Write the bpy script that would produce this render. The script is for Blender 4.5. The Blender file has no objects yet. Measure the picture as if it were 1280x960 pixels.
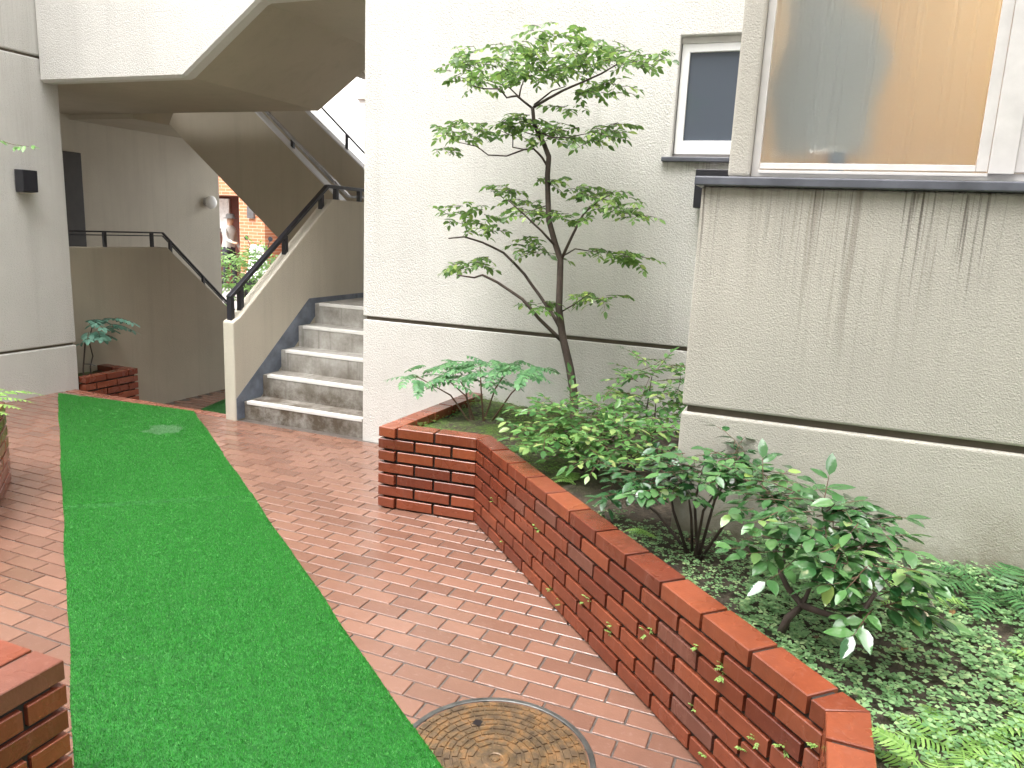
import bpy, bmesh, math, random
import numpy as np
from mathutils import Vector, Matrix
R = math.radians
random.seed(7); RNG = np.random.default_rng(11)
sc = bpy.context.scene
COL = sc.collection

# ------------------------------------------------------------------ camera
F_PX, PITCH, ROLL, YAW, CAM_H = 947.447, 0.201433, 0.046481, -0.371359, 1.55
_cy, _sy = math.cos(YAW), math.sin(YAW)
FW = np.array([_sy*math.cos(PITCH), _cy*math.cos(PITCH), -math.sin(PITCH)])
_rt = np.array([_cy, -_sy, 0.0]); _up = np.cross(_rt, FW)
_c, _s = math.cos(ROLL), math.sin(ROLL)
RT = _c*_rt + _s*_up; UP = -_s*_rt + _c*_up
CAM = np.array([0.0, 0.0, CAM_H])
cam = bpy.data.cameras.new('camera'); camo = bpy.data.objects.new('camera', cam); COL.objects.link(camo)
cam.sensor_fit = 'HORIZONTAL'; cam.sensor_width = 36.0; cam.lens = F_PX/1280*36.0
cam.clip_start = 0.05; cam.clip_end = 500
M = Matrix.Identity(4)
for i in range(3):
    M[i][0], M[i][1], M[i][2] = RT[i], UP[i], -FW[i]
M[2][3] = CAM_H
camo.matrix_world = M
sc.camera = camo

# ------------------------------------------------------------------ sky, sun, exposure
SUN_EL, SUN_AZ = 68.0, 192.0        # compass style: direction the light comes from (behind, a little to the left)
w = bpy.data.worlds.new('World'); sc.world = w; w.use_nodes = True
nt = w.node_tree; nt.nodes.clear()
out = nt.nodes.new('ShaderNodeOutputWorld'); bg = nt.nodes.new('ShaderNodeBackground')
sky = nt.nodes.new('ShaderNodeTexSky'); sky.sky_type = 'NISHITA'; sky.sun_disc = False
sky.sun_elevation = R(SUN_EL); sky.sun_rotation = R(SUN_AZ); sky.air_density = 1.4; sky.dust_density = 6.0; sky.ozone_density = 1.0
hs = nt.nodes.new('ShaderNodeHueSaturation'); hs.inputs['Saturation'].default_value = 0.12
nt.links.new(sky.outputs[0], hs.inputs['Color']); nt.links.new(hs.outputs[0], bg.inputs[0]); nt.links.new(bg.outputs[0], out.inputs[0])
bg.inputs[1].default_value = 0.15
sl = bpy.data.lights.new('sun', 'SUN'); slo = bpy.data.objects.new('sun', sl); COL.objects.link(slo)
sl.energy = 1.3; sl.angle = R(100); sl.color = (1.0, 0.97, 0.93)
_d = Vector((math.sin(R(SUN_AZ))*math.cos(R(SUN_EL)), math.cos(R(SUN_AZ))*math.cos(R(SUN_EL)), math.sin(R(SUN_EL))))
slo.rotation_euler = _d.to_track_quat('Z', 'Y').to_euler()
sc.view_settings.view_transform = 'Standard'; sc.view_settings.look = 'None'
sc.view_settings.exposure = 2.02; sc.view_settings.gamma = 1.0; sc.view_settings.use_curve_mapping = False
try:
    sc.cycles.use_denoising = True; sc.cycles.max_bounces = 10; sc.cycles.diffuse_bounces = 5
    sc.cycles.transmission_bounces = 6; sc.cycles.sample_clamp_indirect = 8.0
except Exception: pass

# ------------------------------------------------------------------ pixel helpers (direction from the photograph, distance from what is touched)
def ray(x, y):
    d = (x-640)*RT - (y-480)*UP + F_PX*FW
    return d/np.linalg.norm(d)
def on_y(x, y, Y): d = ray(x, y); return CAM + d*(Y/d[1])
def on_x(x, y, X): d = ray(x, y); return CAM + d*(X/d[0])
def on_z(x, y, z): d = ray(x, y); return CAM + d*((z-CAM_H)/d[2])

# ------------------------------------------------------------------ object helpers
def unit(v): v = np.asarray(v, float); return v/(np.linalg.norm(v)+1e-9)
def tag(o, label=None, cat=None, group=None, kind=None):
    if label: o['label'] = label
    if cat: o['category'] = cat
    if group: o['group'] = group
    if kind: o['kind'] = kind
    return o
def thing(name, loc, label, cat, group=None):
    o = bpy.data.objects.new(name, None); COL.objects.link(o); o.location = loc; o.empty_display_size = 0.1
    return tag(o, label, cat, group)
def wloc(o):
    v = Vector((0, 0, 0))
    while o is not None: v += Vector(o.location); o = o.parent
    return v
class MB:
    def __init__(s): s.v = []; s.f = []
    def add(s, vs, fs):
        n = len(s.v); s.v += [tuple(map(float, p)) for p in vs]; s.f += [tuple(i+n for i in f) for f in fs]; return s
    def box(s, a, b):
        x0, y0, z0 = a; x1, y1, z1 = b
        return s.add([(x0,y0,z0),(x1,y0,z0),(x1,y1,z0),(x0,y1,z0),(x0,y0,z1),(x1,y0,z1),(x1,y1,z1),(x0,y1,z1)],
                     [(0,3,2,1),(4,5,6,7),(0,1,5,4),(1,2,6,5),(2,3,7,6),(3,0,4,7)])
    def prism(s, poly, axis, a, b):
        """extrude 2-D polygon along axis ('x': poly in (y,z); 'y': (x,z); 'z': (x,y)) from a to b"""
        def mk(p, t): return (t, p[0], p[1]) if axis == 'x' else ((p[0], t, p[1]) if axis == 'y' else (p[0], p[1], t))
        n = len(poly)
        return s.add([mk(p, a) for p in poly]+[mk(p, b) for p in poly],
                     [tuple(range(n))[::-1], tuple(range(n, 2*n))]+[(i, (i+1) % n, n+(i+1) % n, n+i) for i in range(n)])
    def tube(s, pts, rad, n=6, cap=True):
        pts = [np.asarray(p, float) for p in pts]; m = len(pts)
        if not hasattr(rad, '__len__'): rad = [rad]*m
        vs = []; fs = []; u = None
        for i, p in enumerate(pts):
            t = pts[min(i+1, m-1)]-pts[max(i-1, 0)]; t = t/(np.linalg.norm(t)+1e-9)
            if u is None:
                r = np.array([0, 0, 1.0]) if abs(t[2]) < .9 else np.array([1.0, 0, 0]); u = np.cross(t, r)
            u = u-t*(u@t); u /= np.linalg.norm(u)+1e-9; v = np.cross(t, u)
            for k in range(n):
                a = 2*math.pi*k/n; vs.append(p+rad[i]*(math.cos(a)*u+math.sin(a)*v))
        for i in range(m-1):
            for k in range(n):
                fs.append((i*n+k, i*n+(k+1) % n, (i+1)*n+(k+1) % n, (i+1)*n+k))
        if cap: fs += [tuple(range(n))[::-1], tuple(range((m-1)*n, m*n))]
        return s.add(vs, fs)
    def bar(s, a, b, wd, ht):
        """rectangular bar from a to b, width horizontal, height vertical-ish"""
        a = np.asarray(a, float); b = np.asarray(b, float); t = (b-a)/np.linalg.norm(b-a)
        h = np.cross(t, [0, 0, 1.0]); h = h/np.linalg.norm(h) if np.linalg.norm(h) > 1e-6 else np.array([1.0, 0, 0])
        u = np.cross(h, t)
        q = [(-wd/2, -ht/2), (wd/2, -ht/2), (wd/2, ht/2), (-wd/2, ht/2)]
        return s.add([a+h*i+u*j for i, j in q]+[b+h*i+u*j for i, j in q],
                     [(3,2,1,0),(4,5,6,7),(0,1,5,4),(1,2,6,5),(2,3,7,6),(3,0,4,7)])
    def lathe(s, prof, c, n=24, axis='z'):
        vs = []; fs = []; m = len(prof)
        for r, z in prof:
            for k in range(n):
                a = 2*math.pi*k/n; x, y = r*math.cos(a), r*math.sin(a)
                vs.append((c[0]+x, c[1]+y, c[2]+z) if axis == 'z' else ((c[0]+z, c[1]+x, c[2]+y) if axis == 'x' else (c[0]+x, c[1]+z, c[2]+y)))
        for i in range(m-1):
            for k in range(n): fs.append((i*n+k, i*n+(k+1) % n, (i+1)*n+(k+1) % n, (i+1)*n+k))
        fs += [tuple(range(n))[::-1], tuple(range((m-1)*n, m*n))]
        return s.add(vs, fs)
    def build(s, name, mat, parent=None, bevel=0, seg=2, smooth=False, kind=None):
        off = wloc(parent)
        me = bpy.data.meshes.new(name)
        me.from_pydata([(x-off.x, y-off.y, z-off.z) for x, y, z in s.v], [], s.f)
        bm = bmesh.new(); bm.from_mesh(me)
        bmesh.ops.recalc_face_normals(bm, faces=bm.faces)
        if bevel:
            es = [e for e in bm.edges if len(e.link_faces) == 2 and e.calc_face_angle(0) > .5]
            bmesh.ops.bevel(bm, geom=es, offset=bevel, segments=seg, profile=.5, affect='EDGES', clamp_overlap=True)
        bm.to_mesh(me); bm.free()
        if smooth:
            me.polygons.foreach_set('use_smooth', [True]*len(me.polygons))
        me.materials.append(mat)
        o = bpy.data.objects.new(name, me); COL.objects.link(o)
        if parent: o.parent = parent
        if kind: o['kind'] = kind
        return o
def raw_mesh(name, V, F, mat, parent=None, smooth=False):
    """V (n,3) array, F list of arrays with equal face size"""
    off = wloc(parent); V = np.asarray(V, np.float32)-np.array(off, np.float32)
    me = bpy.data.meshes.new(name)
    Fs = [np.asarray(f, np.int32) for f in F if len(f)]
    nl = sum(f.size for f in Fs); nf = sum(len(f) for f in Fs)
    me.vertices.add(len(V)); me.vertices.foreach_set('co', V.ravel())
    me.loops.add(nl); me.loops.foreach_set('vertex_index', np.concatenate([f.ravel() for f in Fs]))
    me.polygons.add(nf)
    tot = np.concatenate([np.full(len(f), f.shape[1], np.int32) for f in Fs]); st = np.concatenate([[0], np.cumsum(tot)[:-1]]).astype(np.int32)
    me.polygons.foreach_set('loop_start', st)
    if smooth: me.polygons.foreach_set('use_smooth', np.ones(nf, bool))
    me.update(calc_edges=True); me.validate()
    me.materials.append(mat)
    o = bpy.data.objects.new(name, me); COL.objects.link(o)
    if parent: o.parent = parent
    return o

# ------------------------------------------------------------------ materials
class Mat:
    def __init__(s, name):
        s.m = bpy.data.materials.new(name); s.m.use_nodes = True; s.nt = s.m.node_tree; s.b = s.nt.nodes['Principled BSDF']
        s.pos = s.n('ShaderNodeNewGeometry').outputs['Position']
    def n(s, t, **k):
        o = s.nt.nodes.new(t)
        for a, v in k.items(): setattr(o, a, v)
        return o
    def link(s, a, b): s.nt.links.new(a, b)
    def val(s, sock, v):
        if hasattr(v, 'default_value') or hasattr(v, 'is_output'): s.link(v, sock)
        else: sock.default_value = v
    def noise(s, scale, detail=3, rough=.6, vec=None, stretch=None):
        t = s.n('ShaderNodeTexNoise'); t.inputs['Scale'].default_value = scale; t.inputs['Detail'].default_value = detail; t.inputs['Roughness'].default_value = rough
        v = vec or s.pos
        if stretch:
            mp = s.n('ShaderNodeMapping'); mp.inputs['Scale'].default_value = stretch; s.link(v, mp.inputs['Vector']); v = mp.outputs[0]
        s.link(v, t.inputs['Vector']); return t.outputs['Fac']
    def ramp(s, fac, pts):
        r = s.n('ShaderNodeValToRGB'); e = r.color_ramp.elements
        while len(e) < len(pts): e.new(.5)
        for i, (p, c) in enumerate(pts):
            e[i].position = p; e[i].color = (c if hasattr(c, '__len__') else (c, c, c))[:3]+(1,) if hasattr(c, '__len__') else (c, c, c, 1)
        s.link(fac, r.inputs[0]); return r.outputs[0]
    def rng(s, v, a, b, c=0.0, d=1.0):
        r = s.n('ShaderNodeMapRange'); r.inputs[1].default_value = a; r.inputs[2].default_value = b; r.inputs[3].default_value = c; r.inputs[4].default_value = d
        s.link(v, r.inputs[0]); return r.outputs[0]
    def math(s, op, a, b=0.0):
        m = s.n('ShaderNodeMath', operation=op); s.val(m.inputs[0], a); s.val(m.inputs[1], b); return m.outputs[0]
    def mix(s, f, a, b, mode='MIX'):
        m = s.n('ShaderNodeMix', data_type='RGBA', blend_type=mode)
        s.val(m.inputs[0], f)
        for i, c in ((6, a), (7, b)):
            if isinstance(c, tuple): m.inputs[i].default_value = c[:3]+(1,)
            else: s.link(c, m.inputs[i])
        return m.outputs[2]
    def sep(s):
        x = s.n('ShaderNodeSeparateXYZ'); s.link(s.pos, x.inputs[0]); return x.outputs
    def bump(s, h, strength=.5, dist=.01, prev=None):
        b = s.n('ShaderNodeBump'); b.inputs['Strength'].default_value = strength; b.inputs['Distance'].default_value = dist
        s.link(h, b.inputs['Height'])
        if prev is not None: s.link(prev, b.inputs['Normal'])
        return b.outputs[0]
    def set(s, color=None, rough=None, normal=None, **k):
        if color is not None: s.val(s.b.inputs['Base Color'], color+(1,) if isinstance(color, tuple) else color)
        if rough is not None: s.val(s.b.inputs['Roughness'], rough)
        if normal is not None: s.link(normal, s.b.inputs['Normal'])
        for kk, v in k.items(): s.val(s.b.inputs[kk.replace('_', ' ')], v)
        return s.m

def stucco(name, col=(.60, .575, .52), drips=None, soil=None, grain=1.0, drip_amt=.75, xlim=None, gs=1.0):
    m = Mat(name); x, y, z = m.sep()
    big = m.noise(1.3, 4, .6); c = m.mix(m.rng(big, .35, .7), col, tuple(v*.88 for v in col))
    st = m.noise(1.0, 4, .65, stretch=(9, 9, .5)); c = m.mix(m.rng(st, .5, .75, 0, .35), c, tuple(v*.72 for v in col))
    if drips:                               # rain streaks running down from a sill
        zt, ln = drips
        a = m.noise(1.0, 3, .75, stretch=(34, 34, .9)); bnd = m.rng(a, .50, .62)
        b2 = m.noise(1.0, 2, .5, stretch=(2.6, 2.6, .2)); fall = m.math('POWER', m.rng(z, zt-ln, zt), 1.4)
        fall = m.math('MULTIPLY', fall, m.math('LESS_THAN', z, zt+.004))
        if xlim: fall = m.math('MULTIPLY', fall, m.math('MULTIPLY', m.rng(x, xlim[0]-.03, xlim[0]+.02), m.rng(x, xlim[1]+.03, xlim[1]-.02)))
        lim = m.math('MULTIPLY', m.math('MULTIPLY', bnd, fall), m.rng(b2, .36, .60, .1, 1))
        fine = m.rng(m.noise(1.0, 2, .6, stretch=(75, 75, 1.6)), .54, .66)
        pick = m.rng(m.noise(1.0, 2, .5, stretch=(7, 7, .01)), .42, .62)
        sh = m.math('MULTIPLY', m.math('MULTIPLY', fine, pick), m.math('MULTIPLY', m.rng(z, zt-ln*.42, zt), m.rng(fall, 0, .05)))
        c = m.mix(m.math('MULTIPLY', lim, drip_amt*.62), c, (.15, .12, .085))
        c = m.mix(m.math('MULTIPLY', sh, drip_amt), c, (.05, .036, .026))
        edge = m.math('MULTIPLY', m.math('MULTIPLY', m.rng(z, zt-.05, zt), m.math('LESS_THAN', z, zt+.004)), m.rng(m.noise(14, 3), .4, .6)); c = m.mix(m.math('MULTIPLY', m.math('MULTIPLY', edge, m.rng(fall, 0, .2)), .45), c, (.11, .09, .06))
    if soil:                                # splash dirt just above the soil
        zs, hh = soil
        f = m.math('MULTIPLY', m.rng(z, zs+hh, zs), m.rng(m.noise(5, 5, .7), .38, .66)); c = m.mix(m.math('MULTIPLY', f, .8), c, (.16, .125, .07))
        g = m.math('MULTIPLY', m.rng(z, zs+.12, zs), .6); c = m.mix(g, c, (.13, .12, .06))
    h = m.noise(125*gs, 4, .65); v = m.n('ShaderNodeTexVoronoi'); v.inputs['Scale'].default_value = 100*gs; m.link(m.pos, v.inputs['Vector'])
    hh = m.math('ADD', m.rng(h, .35, .7), m.math('MULTIPLY', v.outputs['Distance'], -.8))
    return m.set(c, .82, m.bump(hh, .6*grain, .0058/gs))
def plain(name, col, rough=.6, bump=0, scale=60, var=.15, **k):
    m = Mat(name); n = m.noise(scale*.2, 4)
    c = m.mix(m.rng(n, .3, .7), tuple(v*(1-var) for v in col), tuple(min(1, v*(1+var)) for v in col))
    return m.set(c, rough, m.bump(m.noise(scale, 3), bump, .004) if bump else None, **k)
def brick_mat(name, dark, light, island=False, wet=True, rough=(.22, .5), patch=.5, odd=None):
    m = Mat(name)
    r = m.n('ShaderNodeNewGeometry').outputs['Random Per Island'] if island else m.n('ShaderNodeObjectInfo').outputs['Random']
    pts = [(0, dark), (.35, tuple((a*.6+b*.4) for a, b in zip(dark, light))), (.85, light)]
    pts.append((1, odd or tuple(a*.9 for a in dark)))
    c = m.ramp(r, pts)
    c = m.mix(m.rng(m.noise(7, 5, .7), .38, .7, 0, patch), c, tuple(a*.5 for a in dark))
    c = m.mix(m.rng(m.noise(26, 5, .75), .58, .74, 0, patch*.6), c, tuple(a*.55 for a in dark))
    c = m.mix(m.rng(m.noise(38, 4, .7), .62, .78, 0, .40), c, tuple(min(1, a*1.25+.05) for a in light))
    c = m.mix(m.rng(m.noise(1.0, 3, .7, stretch=(38, 38, 4)), .56, .74, 0, .22), c, tuple(min(1, a*.8+.10) for a in light))
    ro = m.rng(m.noise(1.9, 4, .65), .38, .62, rough[0], rough[1])
    return m.set(c, ro, m.bump(m.math('ADD', m.noise(140, 3), m.noise(24, 3)), .25, .003), Specular_IOR_Level=.6)
def leaf_mat(name, a, b, rough=.35, trans=.3, tip=None):
    m = Mat(name); r = m.n('ShaderNodeNewGeometry').outputs['Random Per Island']
    pts = [(0, a), (.75, b)]
    pts.append((1, tip or b))
    c = m.ramp(r, pts); c = m.mix(m.rng(m.noise(30, 2), .4, .7, 0, .3), c, tuple(v*.6 for v in a))
    m.set(c, rough)
    t = m.n('ShaderNodeBsdfTranslucent'); m.link(m.mix(.5, c, tuple(min(1, v*1.6) for v in b)), t.inputs[0])
    ms = m.n('ShaderNodeMixShader'); ms.inputs[0].default_value = trans
    o = m.nt.nodes['Material Output']; m.link(m.b.outputs[0], ms.inputs[1]); m.link(t.outputs[0], ms.inputs[2]); m.link(ms.outputs[0], o.inputs[0])
    return m.m

MT = {}
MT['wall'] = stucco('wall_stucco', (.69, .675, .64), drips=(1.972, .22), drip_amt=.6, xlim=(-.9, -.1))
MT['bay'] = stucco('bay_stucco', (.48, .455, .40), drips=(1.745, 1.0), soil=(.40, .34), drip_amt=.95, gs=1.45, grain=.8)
MT['pillar'] = stucco('pillar_stucco', (.62, .605, .57), drips=(3.4, 2.6), drip_amt=.35)
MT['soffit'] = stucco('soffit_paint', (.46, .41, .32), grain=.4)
MT['stair'] = stucco('stair_stucco', (.60, .555, .465), grain=.8)
MT['groove'] = plain('groove_grime', (.12, .10, .075), .9, .3)
MT['black'] = plain('black_metal', (.018, .018, .024), .35)
MT['slate'] = plain('slate_sill', (.10, .105, .125), .35, .2, 40, .3)
MT['alu'] = plain('aluminium_frame', (.62, .60, .58), .35, var=.08)
MT['white_frame'] = plain('white_frame', (.86, .86, .86), .4, var=.03)
MT['brick'] = brick_mat('planter_brick', (.145, .033, .018), (.285, .074, .033), rough=(.12, .40), patch=.38, odd=(.115, .06, .05))
MT['mortar'] = plain('dark_mortar', (.022, .018, .014), .8, .4, 90, .4)
MT['paver'] = brick_mat('paver', (.172, .088, .062), (.238, .125, .088), rough=(.015, .26), patch=.16)
MT['paver_far'] = brick_mat('paver_far', (.172, .088, .062), (.238, .125, .088), island=True, rough=(.015, .26), patch=.16)
MT['joint'] = plain('paver_joint', (.10, .085, .075), .35, .4, 120, .4)
MT['bark'] = plain('bark', (.060, .043, .034), .8, .8, 70, .4)
MT['stem'] = plain('brown_stem', (.10, .055, .032), .7, .5, 90, .3)
MT['leaf_tree'] = leaf_mat('tree_leaf', (.045, .105, .03), (.16, .28, .07), .26, .42, (.36, .46, .12))
MT['leaf_pin'] = leaf_mat('pinnate_leaf', (.07, .20, .09), (.16, .34, .14), .45, .35)
MT['leaf_shrub'] = leaf_mat('shrub_leaf', (.045, .13, .04), (.15, .31, .09), .25, .32, (.40, .48, .17))
MT['leaf_cam'] = leaf_mat('camellia_leaf', (.02, .075, .022), (.075, .20, .05), .14, .2, (.22, .36, .08))
MT['leaf_fern'] = leaf_mat('fern_leaf', (.17, .34, .07), (.34, .54, .15), .5, .4)
MT['leaf_fern_dark'] = leaf_mat('dark_fern_leaf', (.04, .13, .04), (.10, .25, .08), .45, .3)
MT['clover'] = leaf_mat('clover_leaf', (.12, .26, .10), (.29, .47, .22), .45, .35, (.46, .58, .28))
MT['moss'] = leaf_mat('moss_leaf', (.05, .12, .02), (.14, .25, .04), .6, .3)

def soil_mat():
    m = Mat('soil'); x, y, z = m.sep()
    c = m.ramp(m.noise(28, 5, .7), [(.3, (.022, .016, .011)), (.55, (.06, .045, .03)), (.75, (.13, .10, .07))])
    moss = m.math('MULTIPLY', m.rng(x, -.75, -1.35), m.rng(m.noise(6.5, 5, .7), .44, .60))
    c = m.mix(moss, c, m.ramp(m.noise(60, 3), [(.35, (.045, .085, .015)), (.7, (.13, .18, .045))]))
    return m.set(c, .85, m.bump(m.noise(70, 4, .7), .9, .012))
MT['soil'] = soil_mat()

# ------------------------------------------------------------------ ground, floors
GL = -0.43                                    # lower passage level
MB().box((-60, -40, -1.2), (60, 90, -.62)).build('ground', plain('earth', (.12, .11, .10), .9)).__setitem__('kind', 'structure')
pav = MB().box((-9.2, -3.0, -.62), (.8, 4.64, -.005)).build('pavement', MT['joint']); pav['kind'] = 'structure'
low = MB().box((-9.0, 4.641, -.62), (-4.0, 9.6, GL-.004)).build('lower_pavement', MT['joint']); low['kind'] = 'structure'

PW, PD = 0.1802, 0.0868                       # paver pitch
PX0, PY0 = -.767, 2.187
CARP = [(-5.884, 4.449), (-4.492, 4.561), (.35, .83), (-.405, .255)]
MH = (-.72, 1.855, .30)
PLANT = [(-2.118, 3.468), (-1.552, 3.51), (.141, 1.791), (.141, .1), (1.2, .1), (1.2, 4.6), (-2.1, 4.6)]
def inside(p, poly):
    c = False; n = len(poly)
    for i in range(n):
        (x0, y0), (x1, y1) = poly[i], poly[i-1]
        if (y0 > p[1]) != (y1 > p[1]) and p[0] < (x1-x0)*(p[1]-y0)/(y1-y0)+x0: c = not c
    return c
def proj(p):
    v = np.asarray(p, float)-CAM; wv = v@FW
    if wv < .1: return None
    return 640+F_PX*(v@RT)/wv, 480-F_PX*(v@UP)/wv, wv
_pm = {}
def chamfer_box(L, W, H, ch):
    k = (round(L, 4), round(W, 4), round(H, 4), ch)
    a, b = L/2, W/2
    vs = []
    for z, i in ((0, 0), (H-ch, 0), (H, ch)):
        vs += [(-a+i, -b+i, z), (a-i, -b+i, z), (a-i, b-i, z), (-a+i, b-i, z)]
    fs = [(3, 2, 1, 0)]
    for r in (0, 4):
        for j in range(4): fs.append((r+j, r+(j+1) % 4, r+4+(j+1) % 4, r+4+j))
    fs.append((8, 9, 10, 11))
    return k, vs, fs
def paver_mesh(L, W, H=.03, ch=.0025):
    k, vs, fs = chamfer_box(L, W, H, ch)
    if k not in _pm:
        me = bpy.data.meshes.new('paver'); me.from_pydata(vs, [], fs); me.materials.append(MT['paver']); _pm[k] = me
    return _pm[k], vs, fs
cand = []
for j in range(-28, 28):
    y0 = PY0+j*PD
    if y0+PD > 4.545: continue
    sh = (PW/2 if j % 2 else 0.0)-.102*0
    for i in range(-32, 12):
        x0 = PX0+i*PW+sh
        cx, cy = x0+PW/2, y0+PD/2
        q = [(x0, y0), (x0+PW, y0), (x0+PW, y0+PD), (x0, y0+PD)]
        if cx < -6.0 and cy > 2.0 or cx > .7: continue
        if all(inside(c, CARP) for c in q) or all(inside(c, PLANT) for c in q): continue
        if all(math.hypot(c[0]-MH[0], c[1]-MH[1]) < MH[2]-.01 for c in q): continue
        pr = proj((cx, cy, 0))
        if pr is None: continue
        vis = -60 < pr[0] < 1340 and 380 < pr[1] < 1010
        if not vis and (cx < -4.3 or cy < .4): continue
        pil = inside((cx, cy), [(-9, 1.15), (-1.6, 1.15), (-1.6, 0), (-9, 0)])
        cand.append((0 if vis and not pil else 1, pr[2], cx, cy))
cand.sort()
jit = lambda a: random.uniform(-a, a)
me_p, pvs, pfs = paver_mesh(PW-.007, PD-.007)
farV = MB()
for k, (nv, dd, cx, cy) in enumerate(cand):
    zz = -.03+jit(.0007)
    if k < 300:
        o = bpy.data.objects.new('paver', me_p); COL.objects.link(o); o.parent = pav
        o.location = (cx+jit(.001), cy+jit(.001), zz); o.rotation_euler = (jit(.004), jit(.004), jit(.004))
    else:
        farV.add([(a+cx+jit(.0006), b+cy, c+zz) for a, b, c in pvs], pfs)
o = farV.build('distant_pavers', MT['paver_far'], pav, kind='stuff')
# edging course along the drop to the lower passage
edge = MB(); x = -5.915
while x < -4.15:
    edge.add([(a+x+.045, b+4.594, c-.03) for a, b, c in chamfer_box(.083, .094, .03, .003)[1]], pfs); x += .09
MT['edge_brick'] = brick_mat('edge_brick', (.22, .085, .055), (.32, .13, .085), island=True, rough=(.12, .4))
edge.build('edging_bricks', MT['edge_brick'], pav, kind='stuff')
lowp = MB()
for j in range(0, 48):
    for i in range(0, 13):
        cx, cy = -6.25+(i+.5)*PW+(PW/2 if j % 2 else 0), 4.66+(j+.5)*PD
        lowp.add([(a+cx, b+cy, c-.03+GL+.001) for a, b, c in pvs], pfs)
lowp.build('lower_pavers', MT['paver_far'], low, kind='stuff')

# ------------------------------------------------------------------ artificial turf runners
def turf_mat(name, blade):
    m = Mat(name); x, y, z = m.sep()
    g0, g1 = ((.008, .125, .009), (.032, .27, .026)) if blade else ((.008, .085, .010), (.016, .14, .018))
    if blade:
        r = m.n('ShaderNodeNewGeometry').outputs['Random Per Island']; c = m.ramp(r, [(0, g0), (.8, g1), (1, (.16, .44, .13))])  # last stop: pale wet glints painted into the blade colour
    else: c = m.mix(m.rng(m.noise(40, 3), .35, .65), g0, g1)
    # worn bald patch where the backing shows through
    p = on_z(205, 538, 0)
    d = m.math('SQRT', m.math('ADD', m.math('POWER', m.math('SUBTRACT', x, float(p[0])), 2.0), m.math('POWER', m.math('SUBTRACT', y, float(p[1])), 2.0)))
    f = m.math('LESS_THAN', m.math('ADD', d, m.math('MULTIPLY', m.math('SUBTRACT', m.noise(9, 3), .5), .22)), .125)
    c = m.mix(m.math('MULTIPLY', f, .55), c, (.13, .24, .13))
    return m.set(c, .42 if blade else .6, None if blade else m.bump(m.noise(300, 2), .5, .004), Specular_IOR_Level=.3)
MT['turf'] = turf_mat('turf_backing', False); MT['blade'] = turf_mat('turf_blade', True)
def carpet_z(x, y, base):
    # low wrinkles across the runner
    z = 0.0
    for (ax, ay), (bx, by), h, wd in WR:
        dx, dy = bx-ax, by-ay; L = np.hypot(dx, dy); t = ((x-ax)*dx+(y-ay)*dy)/L/L; s = ((x-ax)*dy-(y-ay)*dx)/L
        z = z+h*np.exp(-(s/wd)**2)*np.clip(1.25-np.abs(t-.3)*1.1, 0, 1)
    return base+z
_w = [on_z(*p, 0)[:2] for p in ((80, 636), (330, 620), (85, 826), (320, 812), (78, 560), (200, 555))]
WR = [(_w[0], _w[1], .013, .026), (_w[2], _w[3], .005, .04), (_w[4], _w[5], .005, .05)]
def runner(name, quad, base, label, n_blades, nu, nv):
    q = [np.array(p) for p in quad]
    root = thing(name, (q[0][0], q[0][1], base), label, 'artificial turf')
    u, v = np.meshgrid(np.linspace(0, 1, nu), np.linspace(0, 1, nv), indexing='ij')
    P = lambda u, v: (1-u)[..., None]*((1-v)[..., None]*q[0]+v[..., None]*q[3])+u[..., None]*((1-v)[..., None]*q[1]+v[..., None]*q[2])
    wob = lambda v, k: .004*np.sin(v*31+k)+.003*np.sin(v*67+2*k)
    P0 = P; sd = unit(np.append(q[1]-q[0], 0))[:2]
    P = lambda u, v: P0(u, v)+sd*((1-u)*(wob(v, 1)+.004)+u*(wob(v, 4)-.004))[..., None]
    xy = P(u, v); z = carpet_z(xy[..., 0], xy[..., 1], base+.007)
    V = np.concatenate([xy, z[..., None]], -1).reshape(-1, 3); B = V.copy(); B[:, 2] = base+.001
    idx = np.arange(nu*nv).reshape(nu, nv); f = np.stack([idx[:-1, :-1], idx[1:, :-1], idx[1:, 1:], idx[:-1, 1:]], -1).reshape(-1, 4)
    n = nu*nv; sides = []
    for ring in (idx[0, :], idx[:, -1], idx[-1, ::-1], idx[::-1, 0]):
        sides += [(ring[i+1], ring[i], ring[i]+n, ring[i+1]+n) for i in range(len(ring)-1)]
    raw_mesh('backing', np.concatenate([V, B]), [np.concatenate([f[:, ::-1], np.array(sides)])], MT['turf'], root)
    if n_blades:
        uu = RNG.random(n_blades); vv = RNG.random(n_blades)**.72*0+RNG.random(n_blades)
        xy = P(uu, vv); z = carpet_z(xy[:, 0], xy[:, 1], base+.007)
        a = RNG.random(n_blades)*2*np.pi; d = np.stack([np.cos(a), np.sin(a)], 1); hgt = RNG.uniform(.004, .0075, n_blades); le = RNG.uniform(.001, .006, n_blades); wd = .0011
        s = np.stack([-d[:, 1], d[:, 0]], 1)*wd
        V = np.zeros((n_blades, 3, 3)); V[:, 0, :2] = xy-s; V[:, 1, :2] = xy+s; V[:, 2, :2] = xy+d*le[:, None]
        V[:, 0, 2] = V[:, 1, 2] = z-.001; V[:, 2, 2] = z+hgt
        b = raw_mesh('blades', V.reshape(-1, 3), [np.arange(n_blades*3).reshape(-1, 3)], MT['blade'], root); b['kind'] = 'stuff'
    return root
runner('turf_runner', CARP, 0.0, 'long bright green artificial turf runner laid across the red brick paving', 520000, 64, 800)
lc = [on_z(x, y, GL)[:2] for x, y in ((253, 511), (281, 499))]; ld = (lc[1]-lc[0])/np.linalg.norm(lc[1]-lc[0])
n2 = np.array([ld[1], -ld[0]])
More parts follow.
